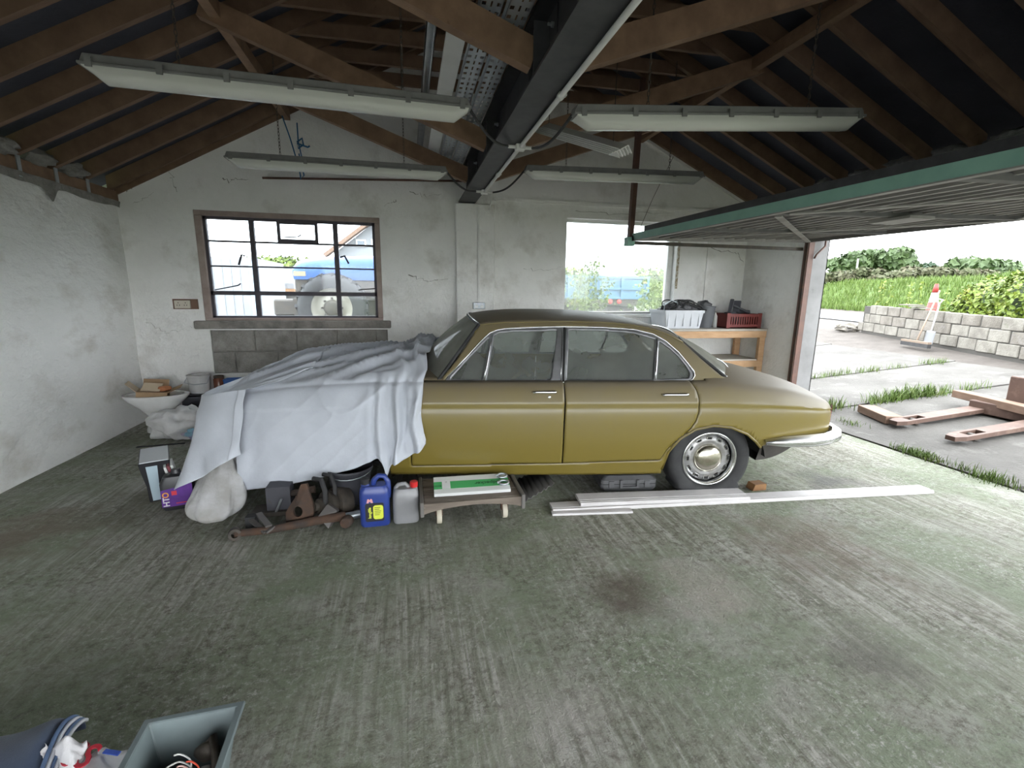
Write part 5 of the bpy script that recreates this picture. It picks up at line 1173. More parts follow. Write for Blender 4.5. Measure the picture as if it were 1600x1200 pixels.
hd = thing('hedge', 'pale green hedge on the skyline outside the plain window', 'hedge', at(980,420,32)); mb = MB(); c0 = at(850,424,32); c1 = at(1100,425,32)
for i in range(14): p = c0.lerp(c1, i/13); leaves(mb, (p.x,p.y,p.z-.5), (1.0,.6,.95), 260, .26, .6, 300+i)
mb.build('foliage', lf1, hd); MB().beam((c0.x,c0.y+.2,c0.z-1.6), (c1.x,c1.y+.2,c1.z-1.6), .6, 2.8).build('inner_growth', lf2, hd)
# ================================================================ THINGS ON THE FLOOR AND BENCH
def rounded(w, h, r, n=4):          # rounded rectangle centred on x, from z=0..h
    pts = []
    for (cx_, cy_, a0) in ((w/2-r, r, -PI/2), (w/2-r, h-r, 0), (-w/2+r, h-r, PI/2), (-w/2+r, r, PI)):
        for k in range(n+1): a = a0+PI/2*k/n; pts.append((cx_+r*math.cos(a), cy_+r*math.sin(a)))
    return pts
def loft(mb, rings, cap=True):
    n = len(rings[0]); b = []
    for r in rings: b += r
    fs = [(i*n+k, i*n+(k+1) % n, (i+1)*n+(k+1) % n, (i+1)*n+k) for i in range(len(rings)-1) for k in range(n)]
    if cap: fs += [tuple(range(n-1,-1,-1)), tuple((len(rings)-1)*n+k for k in range(n))]
    return mb.add(b, fs)
def rring(cx_, cy_, z, w, d, r, M=None):
    pts = [Vector((cx_+p[0], cy_+p[1]-d/2, z)) for p in rounded(w, d, min(r, w/2-.001, d/2-.001))]
    return [M @ p for p in pts] if M else pts
# --- toilet pan with cardboard
cer = mat('white_ceramic', (.70,.70,.69), .22, c2=(.62,.61,.59), sc=5, coat=.4)
card = mat('brown_cardboard', (.36,.24,.14), .85, c2=(.30,.20,.115), sc=5); cardl = mat('pale_card', (.52,.42,.30), .85)
tc0 = Vector((-2.60, 5.46, 0))
tp_ = thing('toilet_pan', 'white ceramic toilet pan standing in the back left corner', 'toilet', tc0)
def ell(cx_, cy_, z, a, b, n=28): return [(cx_+a*math.cos(2*PI*k/n)*(1.0+.10*(math.cos(2*PI*k/n) > 0)), cy_+b*math.sin(2*PI*k/n), z) for k in range(n)]
loft(MB(), [ell(tc0.x+.03, tc0.y, 0, .14, .10), ell(tc0.x+.03, tc0.y, .03, .14, .10), ell(tc0.x+.03, tc0.y, .10, .115, .085), ell(tc0.x+.03, tc0.y, .19, .115, .09), ell(tc0.x+.01, tc0.y, .27, .18, .13), ell(tc0.x, tc0.y, .34, .255, .17), ell(tc0.x, tc0.y, .385, .29, .185), ell(tc0.x, tc0.y, .40, .29, .185), ell(tc0.x, tc0.y, .40, .25, .15), ell(tc0.x, tc0.y, .33, .21, .12), ell(tc0.x, tc0.y, .26, .12, .08)]).build('pan', cer, tp_, smooth=True, auto=60)
cb = thing('cardboard_box', 'torn open cardboard box sitting in the toilet pan', 'box', tc0+Vector((-.02,0,.33)))
Mb = Matrix.Translation(tc0+Vector((-.02,0,.345))) @ Matrix.Rotation(.3,4,'Z') @ Matrix.Rotation(.12,4,'Y')
MB().box((-.13,-.10,0),(.13,.10,.09),Mb).build('box_body', card, cb)
for (a, b, c_, d_, m) in (((-.13,-.10,.09),(-.13,.10,.09),(-.22,.09,.17),(-.22,-.09,.17),cardl),((.13,-.10,.09),(.13,.10,.09),(.24,.10,.15),(.24,-.10,.15),card),((.02,-.10,.09),(.13,-.10,.09),(.13,-.14,-.04),(.02,-.14,-.04),card),((-.10,-.06,.10),(.06,-.08,.10),(.08,.02,.165),(-.08,.04,.165),cardl),((-.1,.10,.09),(.12,.10,.09),(.12,.14,.19),(-.1,.14,.19),card)):
    MB().add([Mb @ Vector(p) for p in (a,b,c_,d_)], [(0,1,2,3)]).build('flap', m, cb, solid=.006)
MB().blob(Mb @ Vector((.09,-.02,.12)), (.07,.05,.03), .4, 3, 2, 2).build('packing', mat('orange_packing', (.45,.18,.08), .8), cb)
# --- sacks and tubs in the corner
sackm = mat('white_plastic_sack', (.60,.595,.59), .5, c2=(.50,.49,.48), sc=5, bump=.012, bsc=9)
def sack(c, r, m, name, lab, cat, seed, amp=.25, fr=2.6, group=None):
    o = MB().blob(c, r, amp, fr, 4, seed, 0.002).build(name, m, smooth=True); tag(o, lab, cat, group); return o
sack((-2.28,5.22,.13), (.27,.18,.19), sackm, 'plastic_sack', 'crumpled white plastic sack beside the toilet pan', 'sack', 3.2, .35, 2.3)
sack((-2.02,5.12,.05), (.20,.12,.075), mat('printed_bag', (.20,.36,.46), .5, c2=(.35,.15,.32), sc=7, lo=.45, hi=.55, c3=(.5,.5,.52), sc3=4), 'printed_bag', 'blue and pink printed bag lying in front of the white sack', 'bag', 5.1, .25)
cr = thing('dark_crate', 'dark crate holding tubs in the back left corner', 'crate', (-2.14, 5.72, 0)); crm = mat('dark_plastic', (.05,.05,.06), .6)
for (a, b) in (((-2.44,5.55,0),(-1.84,5.57,.34)),((-2.44,5.87,0),(-1.84,5.89,.34)),((-2.44,5.57,0),(-2.42,5.87,.34)),((-1.86,5.57,0),(-1.84,5.87,.34)),((-2.44,5.55,.325),(-1.84,5.89,.345))): MB().box(a, b).build('panel', crm, cr)
t = thing('white_tub', 'round white tub on the dark crate', 'tub', (-2.30,5.68,.345)); MB().lathe([(.085,.345),(.10,.355),(.112,.53),(.118,.535),(.118,.55),(.104,.555),(.09,.548),(.08,.40)], 24, Matrix.Translation((-2.30,5.68,0))).build('pot', sackm, t, smooth=True, auto=50); MB().tube([(-2.19,5.66,.53),(-2.18,5.56,.47),(-2.30,5.54,.46),(-2.41,5.58,.48),(-2.41,5.68,.53)], .004, 5).build('bail_handle', galv, t)
t = thing('brown_jar', 'brown jar with a lid among the tubs', 'jar', (-2.11,5.70,.345)); MB().lathe([(.045,.345),(.055,.352),(.055,.49),(.045,.505)], 18, Matrix.Translation((-2.11,5.70,0))).build('glass', mat('brown_glass', (.14,.05,.03), .25), t, smooth=True, auto=50); MB().lathe([(.05,.505),(.05,.53),(0,.532)], 18, Matrix.Translation((-2.11,5.70,0))).build('lid', rust, t, smooth=True, auto=50)
t = thing('blue_tub', 'blue plastic tub next to the brown jar', 'tub', (-1.96,5.70,.345)); loft(MB(), [rring(-1.96,5.70,.345,.16,.14,.03), rring(-1.96,5.70,.49,.19,.16,.03), rring(-1.96,5.70,.49,.17,.14,.03), rring(-1.96,5.70,.36,.14,.12,.03)]).build('body', mat('blue_plastic', (.02,.10,.32), .4), t); MB().box((-2.0,5.615,.39),(-1.92,5.622,.45)).build('paper_label', whitepvc, t)
t = thing('small_box', 'small pale carton in front of the blue tub', 'carton', (-2.05,5.60,.345)); MB().box((-2.09,5.565,.345),(-1.99,5.61,.42)).build('carton', cardl, t, bevel=.003); MB().box((-2.09,5.562,.405),(-1.99,5.613,.424)).build('lid', mat('pale_blue_card', (.35,.42,.52), .7), t)
for o_ in C.objects:
    if o_.name in ('dark_crate', 'white_tub', 'brown_jar', 'blue_tub', 'small_box'): o_.location.y += .055; o_.location.x += .02
# dark strip on the floor
ck = thing('rubber_strip', 'thin dark rubber strip lying on the floor near the sacks', 'strip', (-2.1,4.75,0)); a = atz(214,699); b = atz(290,693); MB().grid(30, 2, lambda i, j: (lerp(a.x,b.x,i), lerp(a.y,b.y,i)+(j-.5)*(.05+.02*nz(i*8))+.015*nz(i*5,3), .003+.006*(j == .5))).build('strip', rubber, ck, smooth=True)
# --- black box and purple jug by the front of the car
bb = thing('black_carton', 'tall black box with a silver top in front of the car', 'box', (-1.86,3.72,0)); blkc = mat('glossy_black_card', (.02,.02,.024), .4)
Mx = Matrix.Translation((-1.82,3.70,0)) @ Matrix.Rotation(.42,4,'Z')
loft(MB(), [[Mx @ Vector(p) for p in q] for q in ([(-.055,-.13,0),(.055,-.13,0),(.055,.20,0),(-.055,.20,0)],[(-.06,-.14,.12),(.06,-.14,.12),(.06,.20,.12),(-.06,.20,.12)],[(-.085,-.16,.26),(.085,-.16,.26),(.085,.21,.26),(-.085,.21,.26)],[(-.09,-.165,.30),(.09,-.165,.30),(.09,.215,.30),(-.09,.215,.30)])]).build('carton_body', blkc, bb, bevel=.004)
MB().box((-.082,-.155,.299),(.082,.205,.306),Mx).build('silver_top', mat('silver_card', (.55,.57,.60), .35, .5), bb)
MB().add([Mx @ Vector(p) for p in ((-.035,-.1345,.01),(.01,-.1345,.01),(.015,-.168,.275),(-.05,-.168,.275))], [(0,1,2,3)]).build('pale_stripe', mat('pale_blue_print', (.40,.50,.56), .5), bb, solid=.002)
pj = thing('purple_jug', 'black plastic fluid jug with a purple label half under the sheet', 'jug', (-1.60,3.47,0)); Mj = Matrix.Translation((-1.585,3.46,0)) @ Matrix.Rotation(.25,4,'Z')
loft(MB(), [rring(0,0,z,w,d,.025,Mj) for z,w,d in ((0,.17,.11),(.02,.19,.12),(.19,.19,.12),(.235,.15,.10),(.25,.06,.06),(.275,.05,.05))]).build('jug_body', blkc, pj, smooth=True, auto=40)
pur = mat('purple_label', (.06,.02,.16), .4, c2=(.12,.03,.26), sc=8); MB().add([Mj @ Vector(p) for p in ((-.09,-.0615,.03),(.09,-.0615,.03),(.09,-.0615,.18),(-.09,-.0615,.15))], [(0,1,2,3)]).build('label', pur, pj, solid=.001)
orange = mat('orange_print', (.75,.32,.03), .5); redp = mat('red_print', (.55,.03,.05), .5)
Mt = Mj @ Matrix.Translation((-.062,-.0625,.085)) @ Matrix.Rotation(PI/2,4,'X') @ Matrix.Rotation(PI/2,4,'Z')
text('lettering', 'HT', .05, whitepvc, Mt @ Matrix.Translation((-.018,0,0)), pj, bold=.001); text('lettering', 'O', .05, orange, Mt @ Matrix.Translation((.032,0,0)), pj, bold=.001)
MB().cbox((-.015,-.0625,.125), (.03,.001,.03), Mj).build('red_mark', redp, pj); MB().cbox((.02,-.0625,.05), (.06,.001,.006), Mj).build('red_line', redp, pj)
bk_ = thing('paperback_pack', 'pack of printed cards leaning on the black box', 'cards', (-1.66,3.55,0)); Mk = Matrix.Translation((-1.62,3.61,.14)) @ Matrix.Rotation(.42,4,'Z') @ Matrix.Rotation(-.2,4,'Y')
for k in range(3): MB().box((-.07+k*.02,-.07,.0),(-.055+k*.02,.10,.145),Mk).build('card', [whitepvc, mat('dark_red_card', (.2,.04,.05), .5), whitepvc][k], bk_)
MB().box((-.085,-.08,-.14),(.01,.11,0),Mk).build('holder', blkc, bk_)
# --- cloth bundle
cbm = MB(); bc = Vector((-1.28,3.22,0))
def bundle(i, j):
    a = 2*PI*i; z = .36*j; r = interp([(0,.085),(.06,.125),(.18,.152),(.4,.142),(.7,.10),(1,.06)], j)*(1+.05*math.sin(a*3+2*j)+.07*math.sin(a*7+6*j)*(.3+j)+.2*nz(math.cos(a)*1.6, math.sin(a)*1.6, j*2.2)+.08*nz(math.cos(a)*5, math.sin(a)*5, j*4))
    return (bc.x+r*math.cos(a)*1.12-.03*j, bc.y+r*math.sin(a)*.85+.33*j, .004+z+.012*nz(math.cos(a)*2, math.sin(a)*2, 7)*j)
cbm.grid(80, 30, bundle); cbm.add([bundle(k/80, 0) for k in range(80)], [tuple(range(79,-1,-1))])
o = cbm.build('cloth_bundle', mat('grubby_white_cloth', (.50,.50,.51), .9, c2=(.36,.35,.33), sc=6, bump=.006, bsc=18), smooth=True); tag(o, 'grubby bunched white cloth touching the floor at the front corner of the car', 'cloth')
# --- suspension parts
def susp(name, lab, mbs, loc):
    t = thing(name, lab, 'car part', loc, 0, 'rusty suspension parts under the car')
    for nm, mb, m, sm in mbs: mb.build(nm, m, t, smooth=sm, auto=45 if sm else None)
    return t
def ringm(c, r, w, ax): M = Matrix.Translation(c) @ Vector((0,0,1)).rotation_difference(Vector(ax).normalized()).to_matrix().to_4x4(); return MB().lathe([(r*.55,-w/2),(r,-w/2),(r,w/2),(r*.55,w/2),(r*.55,-w/2)], 20, M)
def discm(c, prof, ax, n=24): M = Matrix.Translation(c) @ Vector((0,0,1)).rotation_difference(Vector(ax).normalized()).to_matrix().to_4x4(); return MB().lathe(prof, n, M)
A = atz(367,834,.035); B = atz(540,806,.05)
susp('control_arm', 'long rusty control arm lying nearest on the floor', [('arm', MB().tube([A, A.lerp(B,.3)+Vector((0,0,-.012)), A.lerp(B,.7), B], [.022,.024,.028,.03], 10), rust, True), ('bush', ringm(A,.036,.05,(.3,-1,.1)), darkmetal, True)], A)
C1 = at(428,778,3.22); D1 = at(492,764,3.22)
susp('upper_arm', 'short rusty arm resting on top of the suspension heap', [('arm', MB().tube([C1, C1.lerp(D1,.5)+Vector((0,0,.004)), D1], [.015,.022,.026], 10), rust, True), ('bush', ringm(C1,.032,.05,(.2,-1,.1)), darkmetal, True)], C1)
cpl = at(467,797,3.02)
Mp = Matrix.Translation(cpl) @ Matrix.Rotation(PI/2-.25,4,'X') @ Matrix.Rotation(.10,4,'Z')
outl = [(-.085,-.06),(-.05,-.115),(.01,-.125),(.06,-.10),(.085,-.04),(.085,.03),(.075,.10),(.065,.16),(.03,.16),(.0,.10),(-.045,.045),(-.08,-.0)]
pm = MB(); n_ = len(outl); hol = [(.0+.028*math.cos(2*PI*k/n_+3.7), -.005+.034*math.sin(2*PI*k/n_+3.7)) for k in range(n_)]
pm.add([Mp @ Vector((x,y,.0)) for x,y in outl]+[Mp @ Vector((x,y,.03)) for x,y in hol]+[Mp @ Vector((x,y,-.04)) for x,y in outl]+[Mp @ Vector((x,y,-.01)) for x,y in hol], [(k,(k+1)%n_,n_+(k+1)%n_,n_+k) for k in range(n_)]+[(2*n_+(k+1)%n_,2*n_+k,3*n_+k,3*n_+(k+1)%n_) for k in range(n_)]+[(k,2*n_+k,2*n_+(k+1)%n_,(k+1)%n_) for k in range(n_)]+[(n_+k,n_+(k+1)%n_,3*n_+(k+1)%n_,3*n_+k) for k in range(n_)])
susp('wishbone_plate', 'rusty pressed plate with an oval hole in the middle of the suspension heap', [('pressing', pm, rust, True)], cpl)
hc = at(512,790,3.12)
susp('hub_carrier', 'dark hub carrier with a round flange at the right of the suspension heap', [('flange', discm(hc, [(.02,-.05),(.085,-.04),(.10,-.01),(.10,.02),(.06,.03),(.05,.07),(.03,.075),(.03,.10),(0,.10)], (-.75,-.6,.25)), darkmetal, True), ('shaft', MB().tube([hc, hc+Vector((-.14,-.08,.0))], .022, 10), rust, True), ('drum', discm(hc+Vector((.07,.06,-.02)), [(.10,-.05),(.115,-.04),(.115,.05),(.09,.06),(0,.06)], (-.75,-.6,.2)), darkmetal, True)], (hc.x,hc.y,0))
pq = [at(497,807,2.96), at(513,826,2.93), at(527,798,3.0), at(512,787,3.03)]
susp('bracket_plate', 'flat grey bracket plate propped against the hub carrier', [('plate', MB().add(pq+[p+Vector((.012,.03,-.01)) for p in pq], [(0,1,2,3),(7,6,5,4),(0,4,5,1),(1,5,6,2),(2,6,7,3),(3,7,4,0)]), mat('dull_steel', (.13,.12,.115), .6, .4), False)], pq[1])
u0 = atz(392,812,.07); u1 = atz(415,832,.03); u2 = atz(428,822,.05); u3 = atz(404,802,.10); u4 = atz(420,822,.07)
susp('u_bracket', 'dark U-shaped bracket at the left of the suspension heap', [('strap', MB().beam(u0,u1,.03,.012).beam(u1,u2,.03,.012), mat('dull_steel', (.13,.12,.115), .6, .4), False), ('strap', MB().beam(u3,u4,.035,.012), MATS['dull_steel'], False), ('mount', MB().cbox(u0+Vector((-.005,.03,-.02)), (.06,.06,.07)), rubber, False)], (u1.x,u1.y,0))
db = at(440,790,3.25)
susp('mounting_block', 'black rubber mounting block behind the rusty plate', [('block', MB().cbox((db.x,db.y,.10), (.15,.12,.19)), crm, False), ('stud', MB().tube([(db.x-.02,db.y-.08,.02),(db.x+.03,db.y-.10,.13)], .008, 6), galv, True), ('flange', MB().cbox((db.x-.06,db.y-.02,.02), (.22,.14,.03)), darkmetal, False)], (db.x,db.y,0))
hp = [at(490,748,3.15), at(502,750,3.1), at(508,768,3.08), at(509,790,3.07), at(513,800,3.06)]
susp('rubber_hose', 'pair of bent black hoses standing up behind the suspension heap', [('hose', MB().tube(hp, .017, 8), rubber, True), ('hose', MB().tube([p+Vector((.055,.04,.01)) for p in hp], .014, 8), rubber, True)], (hp[-1].x,hp[-1].y,0))
rl = atz(541,818,.035)
susp('idler_roller', 'small brown roller lying beside the blue oil can', [('roller', discm(rl+Vector((0,.02,.002)), [(.02,-.035),(.036,-.03),(.036,.02),(.03,.03),(.015,.032),(0,.03)], (-.3,-1,.1)), rust, True)], (rl.x,rl.y,0))
tb1 = atz(554,808,.03); o = MB().tube([(tb1.x-.06,tb1.y+.02,.028),(tb1.x+.07,tb1.y+.06,.028)], .026, 14).build('metal_tube', galv, smooth=True, auto=50); tag(o, 'short shiny metal tube lying behind the blue oil can', 'tube')
bx = atz(540,797); bkt = thing('black_bucket', 'black rubber bucket under the front wheel arch of the car', 'bucket', (bx.x,bx.y+.13,0)); Mq = Matrix.Translation((bx.x+.02,bx.y+.16,0))
MB().lathe([(.11,0),(.155,.245),(.163,.25),(.163,.262),(.15,.262),(.145,.245),(.105,.02),(0,.02)], 30, Mq).build('bucket_body', crm, bkt, smooth=True, auto=50)
MB().tube([Mq @ Vector((.16*math.cos(a), .16*math.sin(a)-.0, .25-.035*math.sin(a)*-1)) for a in [PI+PI*k/12 for k in range(13)]], .004, 5).build('bail_handle', galv, bkt, smooth=True)
# --- oil cans
def can(name, lab, cx_, cy_, w, h, body, cap, capx, parent_label=None):
    t = thing(name, lab, 'can', (cx_,cy_,0)); d = .115
    hs_ = h*.66
    loft(MB(), [rring(cx_,cy_,z,ww,dd,.03) for z,ww,dd in ((0,w*.94,d*.9),(.012,w,d),(hs_,w,d),(hs_+.03,w*.97,d*.95),(hs_+.055,w*.80,d*.75))]).build('can_body', body, t, smooth=True, auto=35)
    return t, hs_
bluec = mat('blue_can_plastic', (.02,.04,.20), .35, c2=(.03,.055,.25), sc=4)
cx_, cy_ = -.24, 2.95; t, hs_ = can('blue_oil_can', 'blue plastic oil can with a yellow and black label', cx_, cy_, .185, .325, bluec, None, 0)
MB().tube([(cx_-.01,cy_,hs_+.03),(cx_+.0,cy_,hs_+.085),(cx_+.03,cy_,hs_+.112),(cx_+.065,cy_,hs_+.105),(cx_+.085,cy_,hs_+.07),(cx_+.085,cy_,hs_+.0),(cx_+.082,cy_,hs_-.04)], [.02,.018,.017,.017,.018,.02,.02], 10).build('handle', bluec, t, smooth=True)
loft(MB(), [rring(cx_-.055,cy_,z,ww,.05,.02) for z,ww in ((hs_+.02,.065),(hs_+.06,.055),(hs_+.065,.05))]).build('neck', bluec, t, smooth=True, auto=40)
MB().lathe([(.025,hs_+.06),(.027,hs_+.065),(.027,hs_+.095),(.022,hs_+.10),(0,hs_+.10)], 18, Matrix.Translation((cx_-.055,cy_,0))).build('cap', rubber, t, smooth=True, auto=40)
yf_ = cy_-.0585
MB().prism(rounded(.115,.125,.012), 0, .0012, Matrix.Translation((cx_+.0,yf_,.04)) @ Matrix.Rotation(PI/2,4,'X')).build('black_label', blkc, t)
MB().prism(rounded(.062,.095,.016), 0, .0020, Matrix.Translation((cx_+.022,yf_,.055)) @ Matrix.Rotation(PI/2,4,'X')).build('yellow_label', mat('lime_yellow_print', (.60,.66,.06), .5), t)
for k in range(5): MB().box((cx_+.0,yf_-.0024,.132-k*.012),(cx_+.0+(.035,.03,.04,.036,.03)[k],yf_-.0019,.1355-k*.012)).build('print_line', blkc, t)
Mv = Matrix.Translation((cx_-.030,yf_-.0016,.10)) @ Matrix.Rotation(PI/2,4,'X') @ Matrix.Rotation(PI/2,4,'Z')
text('lettering', 'longlife', .026, mat('lime_yellow_print', (.6,.66,.06), .5), Mv, t, bold=.0006)
Ml = Matrix.Translation((cx_-.028,yf_-.0006,.182)) @ Matrix.Rotation(PI/2,4,'X')
MB().prism([(-.02,-.014),(-.014,.012),(-.006,.014),(0,.004),(.006,.014),(.014,.012),(.02,-.014),(.008,-.014),(.0,-.002),(-.008,-.014)], 0, .0012, Ml).build('emblem', mat('pale_red_print', (.65,.30,.30), .5), t)
MB().box((cx_-.05,yf_-.001,.160),(cx_+.045,yf_,.1635)).build('print_line', mat('pale_print', (.5,.52,.58), .5), t)
greyc = mat('cloudy_grey_plastic', (.24,.24,.25), .4, c2=(.18,.18,.185), sc=3)
cx_, cy_ = -.045, 2.955; t, hs_ = can('grey_jerrycan', 'cloudy grey plastic can with a red screw cap', cx_, cy_, .165, .27, greyc, None, 0)
MB().tube([(cx_-.06,cy_,hs_+.0),(cx_-.062,cy_,hs_+.055),(cx_-.045,cy_,hs_+.075),(cx_+.0,cy_,hs_+.078),(cx_+.018,cy_,hs_+.055),(cx_+.018,cy_,hs_+.02)], .014, 8).build('handle', greyc, t, smooth=True)
MB().lathe([(.022,hs_+.02),(.022,hs_+.06)], 16, Matrix.Translation((cx_+.055,cy_,0))).build('neck', greyc, t, smooth=True)
MB().lathe([(.025,hs_+.055),(.026,hs_+.085),(.022,hs_+.09),(0,hs_+.09)], 18, Matrix.Translation((cx_+.055,cy_,0))).build('cap', mat('red_cap', (.50,.02,.02), .4), t, smooth=True, auto=40)
# --- trolley with a boxed board
oldw = mat('old_grey_wood', (.20,.165,.135), .85, c2=(.13,.105,.085), sc=6, c3=(.30,.27,.23), sc3=9, bump=.004, bsc=50, stretch=(.4,3,3))
tt = thing('wooden_trolley', 'low wooden dolly with small wheels pushed under the car', 'trolley', (.38,3.0,0))
for k in range(3): MB().box((.07,2.83+k*.125,.150),(.70,2.945+k*.125,.168)).build('deck_board', oldw, tt, bevel=.003)
MB().grid(24, 1, lambda a, b: (lerp(.06,.71,a), 2.815, lerp(.168, .095+.045*math.sin(PI*a)**.7, b))).build('front_rail', oldw, tt, solid=.022)
MB().grid(24, 1, lambda a, b: (lerp(.06,.71,a), 3.21, lerp(.168, .095+.045*math.sin(PI*a)**.7, b))).build('back_rail', oldw, tt, solid=.022)
for xx in (.055,.715): MB().box((xx-.012,2.79,.085),(xx+.012,3.22,.185)).build('end_plate', mat('grey_end_metal', (.16,.15,.14), .7, .4), tt, bevel=.004)
wheelc = mat('cream_caster', (.45,.41,.33), .6)
for (x, y) in ((.165,2.85),(.60,2.85),(.165,3.17),(.60,3.17)):
    c_ = MB().lathe([(.05,-.016),(.053,-.01),(.053,.01),(.05,.016)], 20, Matrix.Translation((x,y+.02,.053)) @ Matrix.Rotation(PI/2,4,'Y')).build('caster', wheelc, tt, smooth=True, auto=40); MB().box((x-.024,y,.06),(x+.024,y+.04,.15)).build('fork', rust, c_)
gb = thing('boxed_board', 'white and green boxed board lying on the wooden trolley', 'package', (.39,2.98,.17)); Mg = Matrix.Translation((.395,2.985,.17)) @ Matrix.Rotation(-.03,4,'Z') @ Matrix.Rotation(.22,4,'X')
MB().box((-.255,-.095,.022),(.255,.095,.046),Mg).build('pack', mat('white_pack', (.62,.63,.62), .4), gb, bevel=.002)
MB().box((-.2555,-.045,.0455),(.2555,.035,.0472),Mg).build('green_band', mat('green_print', (.06,.36,.12), .45), gb)
MB().box((-.20,-.045,.0465),(-.145,.05,.048),Mg).build('sticker', mat('white_sticker', (.66,.66,.66), .5), gb)
dk = mat('dark_green_print', (.01,.09,.03), .5)
text('lettering', 'woodpecker', .045, dk, Mg @ Matrix.Translation((.135,-.005,.0475)) @ Matrix.Rotation(PI,4,'Z'), gb, bold=.0008); text('lettering', 'eco', .034, dk, Mg @ Matrix.Translation((-.228,-.015,.0475)) @ Matrix.Rotation(PI,4,'Z'), gb)
text('lettering', '::', .03, blkc, Mg @ Matrix.Translation((-.172,.03,.0482)), gb)
for (y, lab) in ((-.035,'nearer round steel clip on the boxed board'),(.045,'farther round steel clip on the boxed board')):
    c_ = Mg @ Vector((.215,y,.062)); tcl = thing('hose_clip', lab, 'clip', c_, 0, 'steel clips on the boxed board'); MB().tube([c_+(Mg.to_3x3() @ Vector((.032*math.cos(a),.024*math.sin(a),0))) for a in [2*PI*k/24 for k in range(24)]], .008, 6, closed=True).build('band', galv, tcl, smooth=True); MB().cbox(c_+Vector((-.034,0,.003)), (.02,.012,.014)).build('screw_housing', galv, tcl)
o = MB().add([(.74,3.05,.06),(.95,3.0,.14),(1.0,3.3,.17),(.78,3.35,.08),(.74,3.05,.05),(.95,3.0,.13),(1.0,3.3,.16),(.78,3.35,.07)], [(0,1,2,3),(7,6,5,4),(0,4,5,1),(1,5,6,2),(2,6,7,3),(3,7,4,0)])
tf = thing('roof_offcut', 'dark corrugated offcut leaning under the car beside the trolley', 'offcut', (.87,3.2,0))
MB().grid(30, 2, lambda a, b: (lerp(.76,1.0,a)+.03*b, lerp(3.02,3.42,b), .012+.13*a*(1-.3*b)+.008*math.sin(a*40))).build('sheet', mat('grey_offcut', (.09,.085,.08), .8), tf, smooth=True, solid=.004)
# --- pale cladding strips in front of the rear wheel
strm = mat('pale_cladding', (.56,.54,.54), .6, c2=(.48,.46,.46), sc=6)
def strip_prof(name, lab, a, b, w, z0, th, grooves):
    a = Vector(a); b = Vector(b); d = (b-a).normalized(); r = Vector((-d.y, d.x, 0)); t = thing(name, lab, 'strip', a, 0, 'cladding strips on the floor')
    prof = []
    for (q, hz_) in grooves: prof.append((q*w-w/2, hz_*th))
    ring = lambda p: [p+r*x+Vector((0,0,z0+z)) for x, z in prof]+[p+r*prof[-1][0]+Vector((0,0,z0)), p+r*prof[0][0]+Vector((0,0,z0))]
    loft(MB(), [ring(a), ring(a.lerp(b,.5)), ring(b)]).build('profile', strm, t); return t
G1 = [(0,.5),(.04,1),(.16,1),(.18,.55),(.22,.55),(.24,1),(.5,1),(.95,.85),(1,.5)]
strip_prof('cladding_strip', 'longest pale cladding strip running past the rear wheel', (.95,2.925,0), (3.96,2.665,0), .13, 0.001, .022, G1)
strip_prof('cladding_strip', 'short pale cladding strip lying lowest in front of the others', (.93,2.845,0), (1.49,2.775,0), .06, .001, .014, G1)
strip_prof('cladding_strip', 'wide pale cladding strip stacked on top of the longest one', (1.16,2.955,0), (2.42,2.815,0), .17, .025, .022, [(0,.5),(.04,1),(.10,1),(.12,.5),(.16,.5),(.18,1),(.28,1),(.30,.6),(.33,.6),(.36,1),(.95,1),(1,.5)])
# --- tool case
tcs = thing('tool_case', 'dark grey plastic tool case lying under the car by the rear wheel', 'tool case', (1.66,3.22,0)); tcm = mat('grey_case_plastic', (.085,.085,.088), .5, c2=(.065,.065,.068), sc=5)
Mt = Matrix.Translation((1.64,3.23,0)) @ Matrix.Rotation(-.13,4,'Z')
for (z0, z1, nm) in ((.002,.062,'lower_shell'),(.066,.125,'upper_shell')):
    w0, w1 = (.40,.44) if z0 < .05 else (.44,.36)
    loft(MB(), [rring(0,0,z0,w0,.28 if z0 < .05 else .30,.03,Mt), rring(0,0,(z0+z1)/2,max(w0,w1),.30,.03,Mt), rring(0,0,z1,w1,.30 if z0 < .05 else .25,.03,Mt)]).build(nm, tcm, tcs, smooth=True, auto=30)
MB().box((-.075,-.165,.035),(.075,-.14,.05),Mt).box((-.075,-.165,.05),(-.055,-.14,.10),Mt).box((.055,-.165,.05),(.075,-.14,.10),Mt).build('carry_handle', tcm, tcs); 
for x in (-.14,.14): MB().box((x-.02,-.158,.04),(x+.02,-.148,.09),Mt).build('latch', tcm, tcs)
ck_ = MB().prism([(0,0),(.12,0),(.12,.05),(.02,.05)], 0, .08, Matrix.Translation((2.58,2.99,0)) @ Matrix.Rotation(PI/2,4,'X')).build('wheel_chock', tmo); tag(ck_, 'small reddish wood chock behind the rear wheel', 'chock')
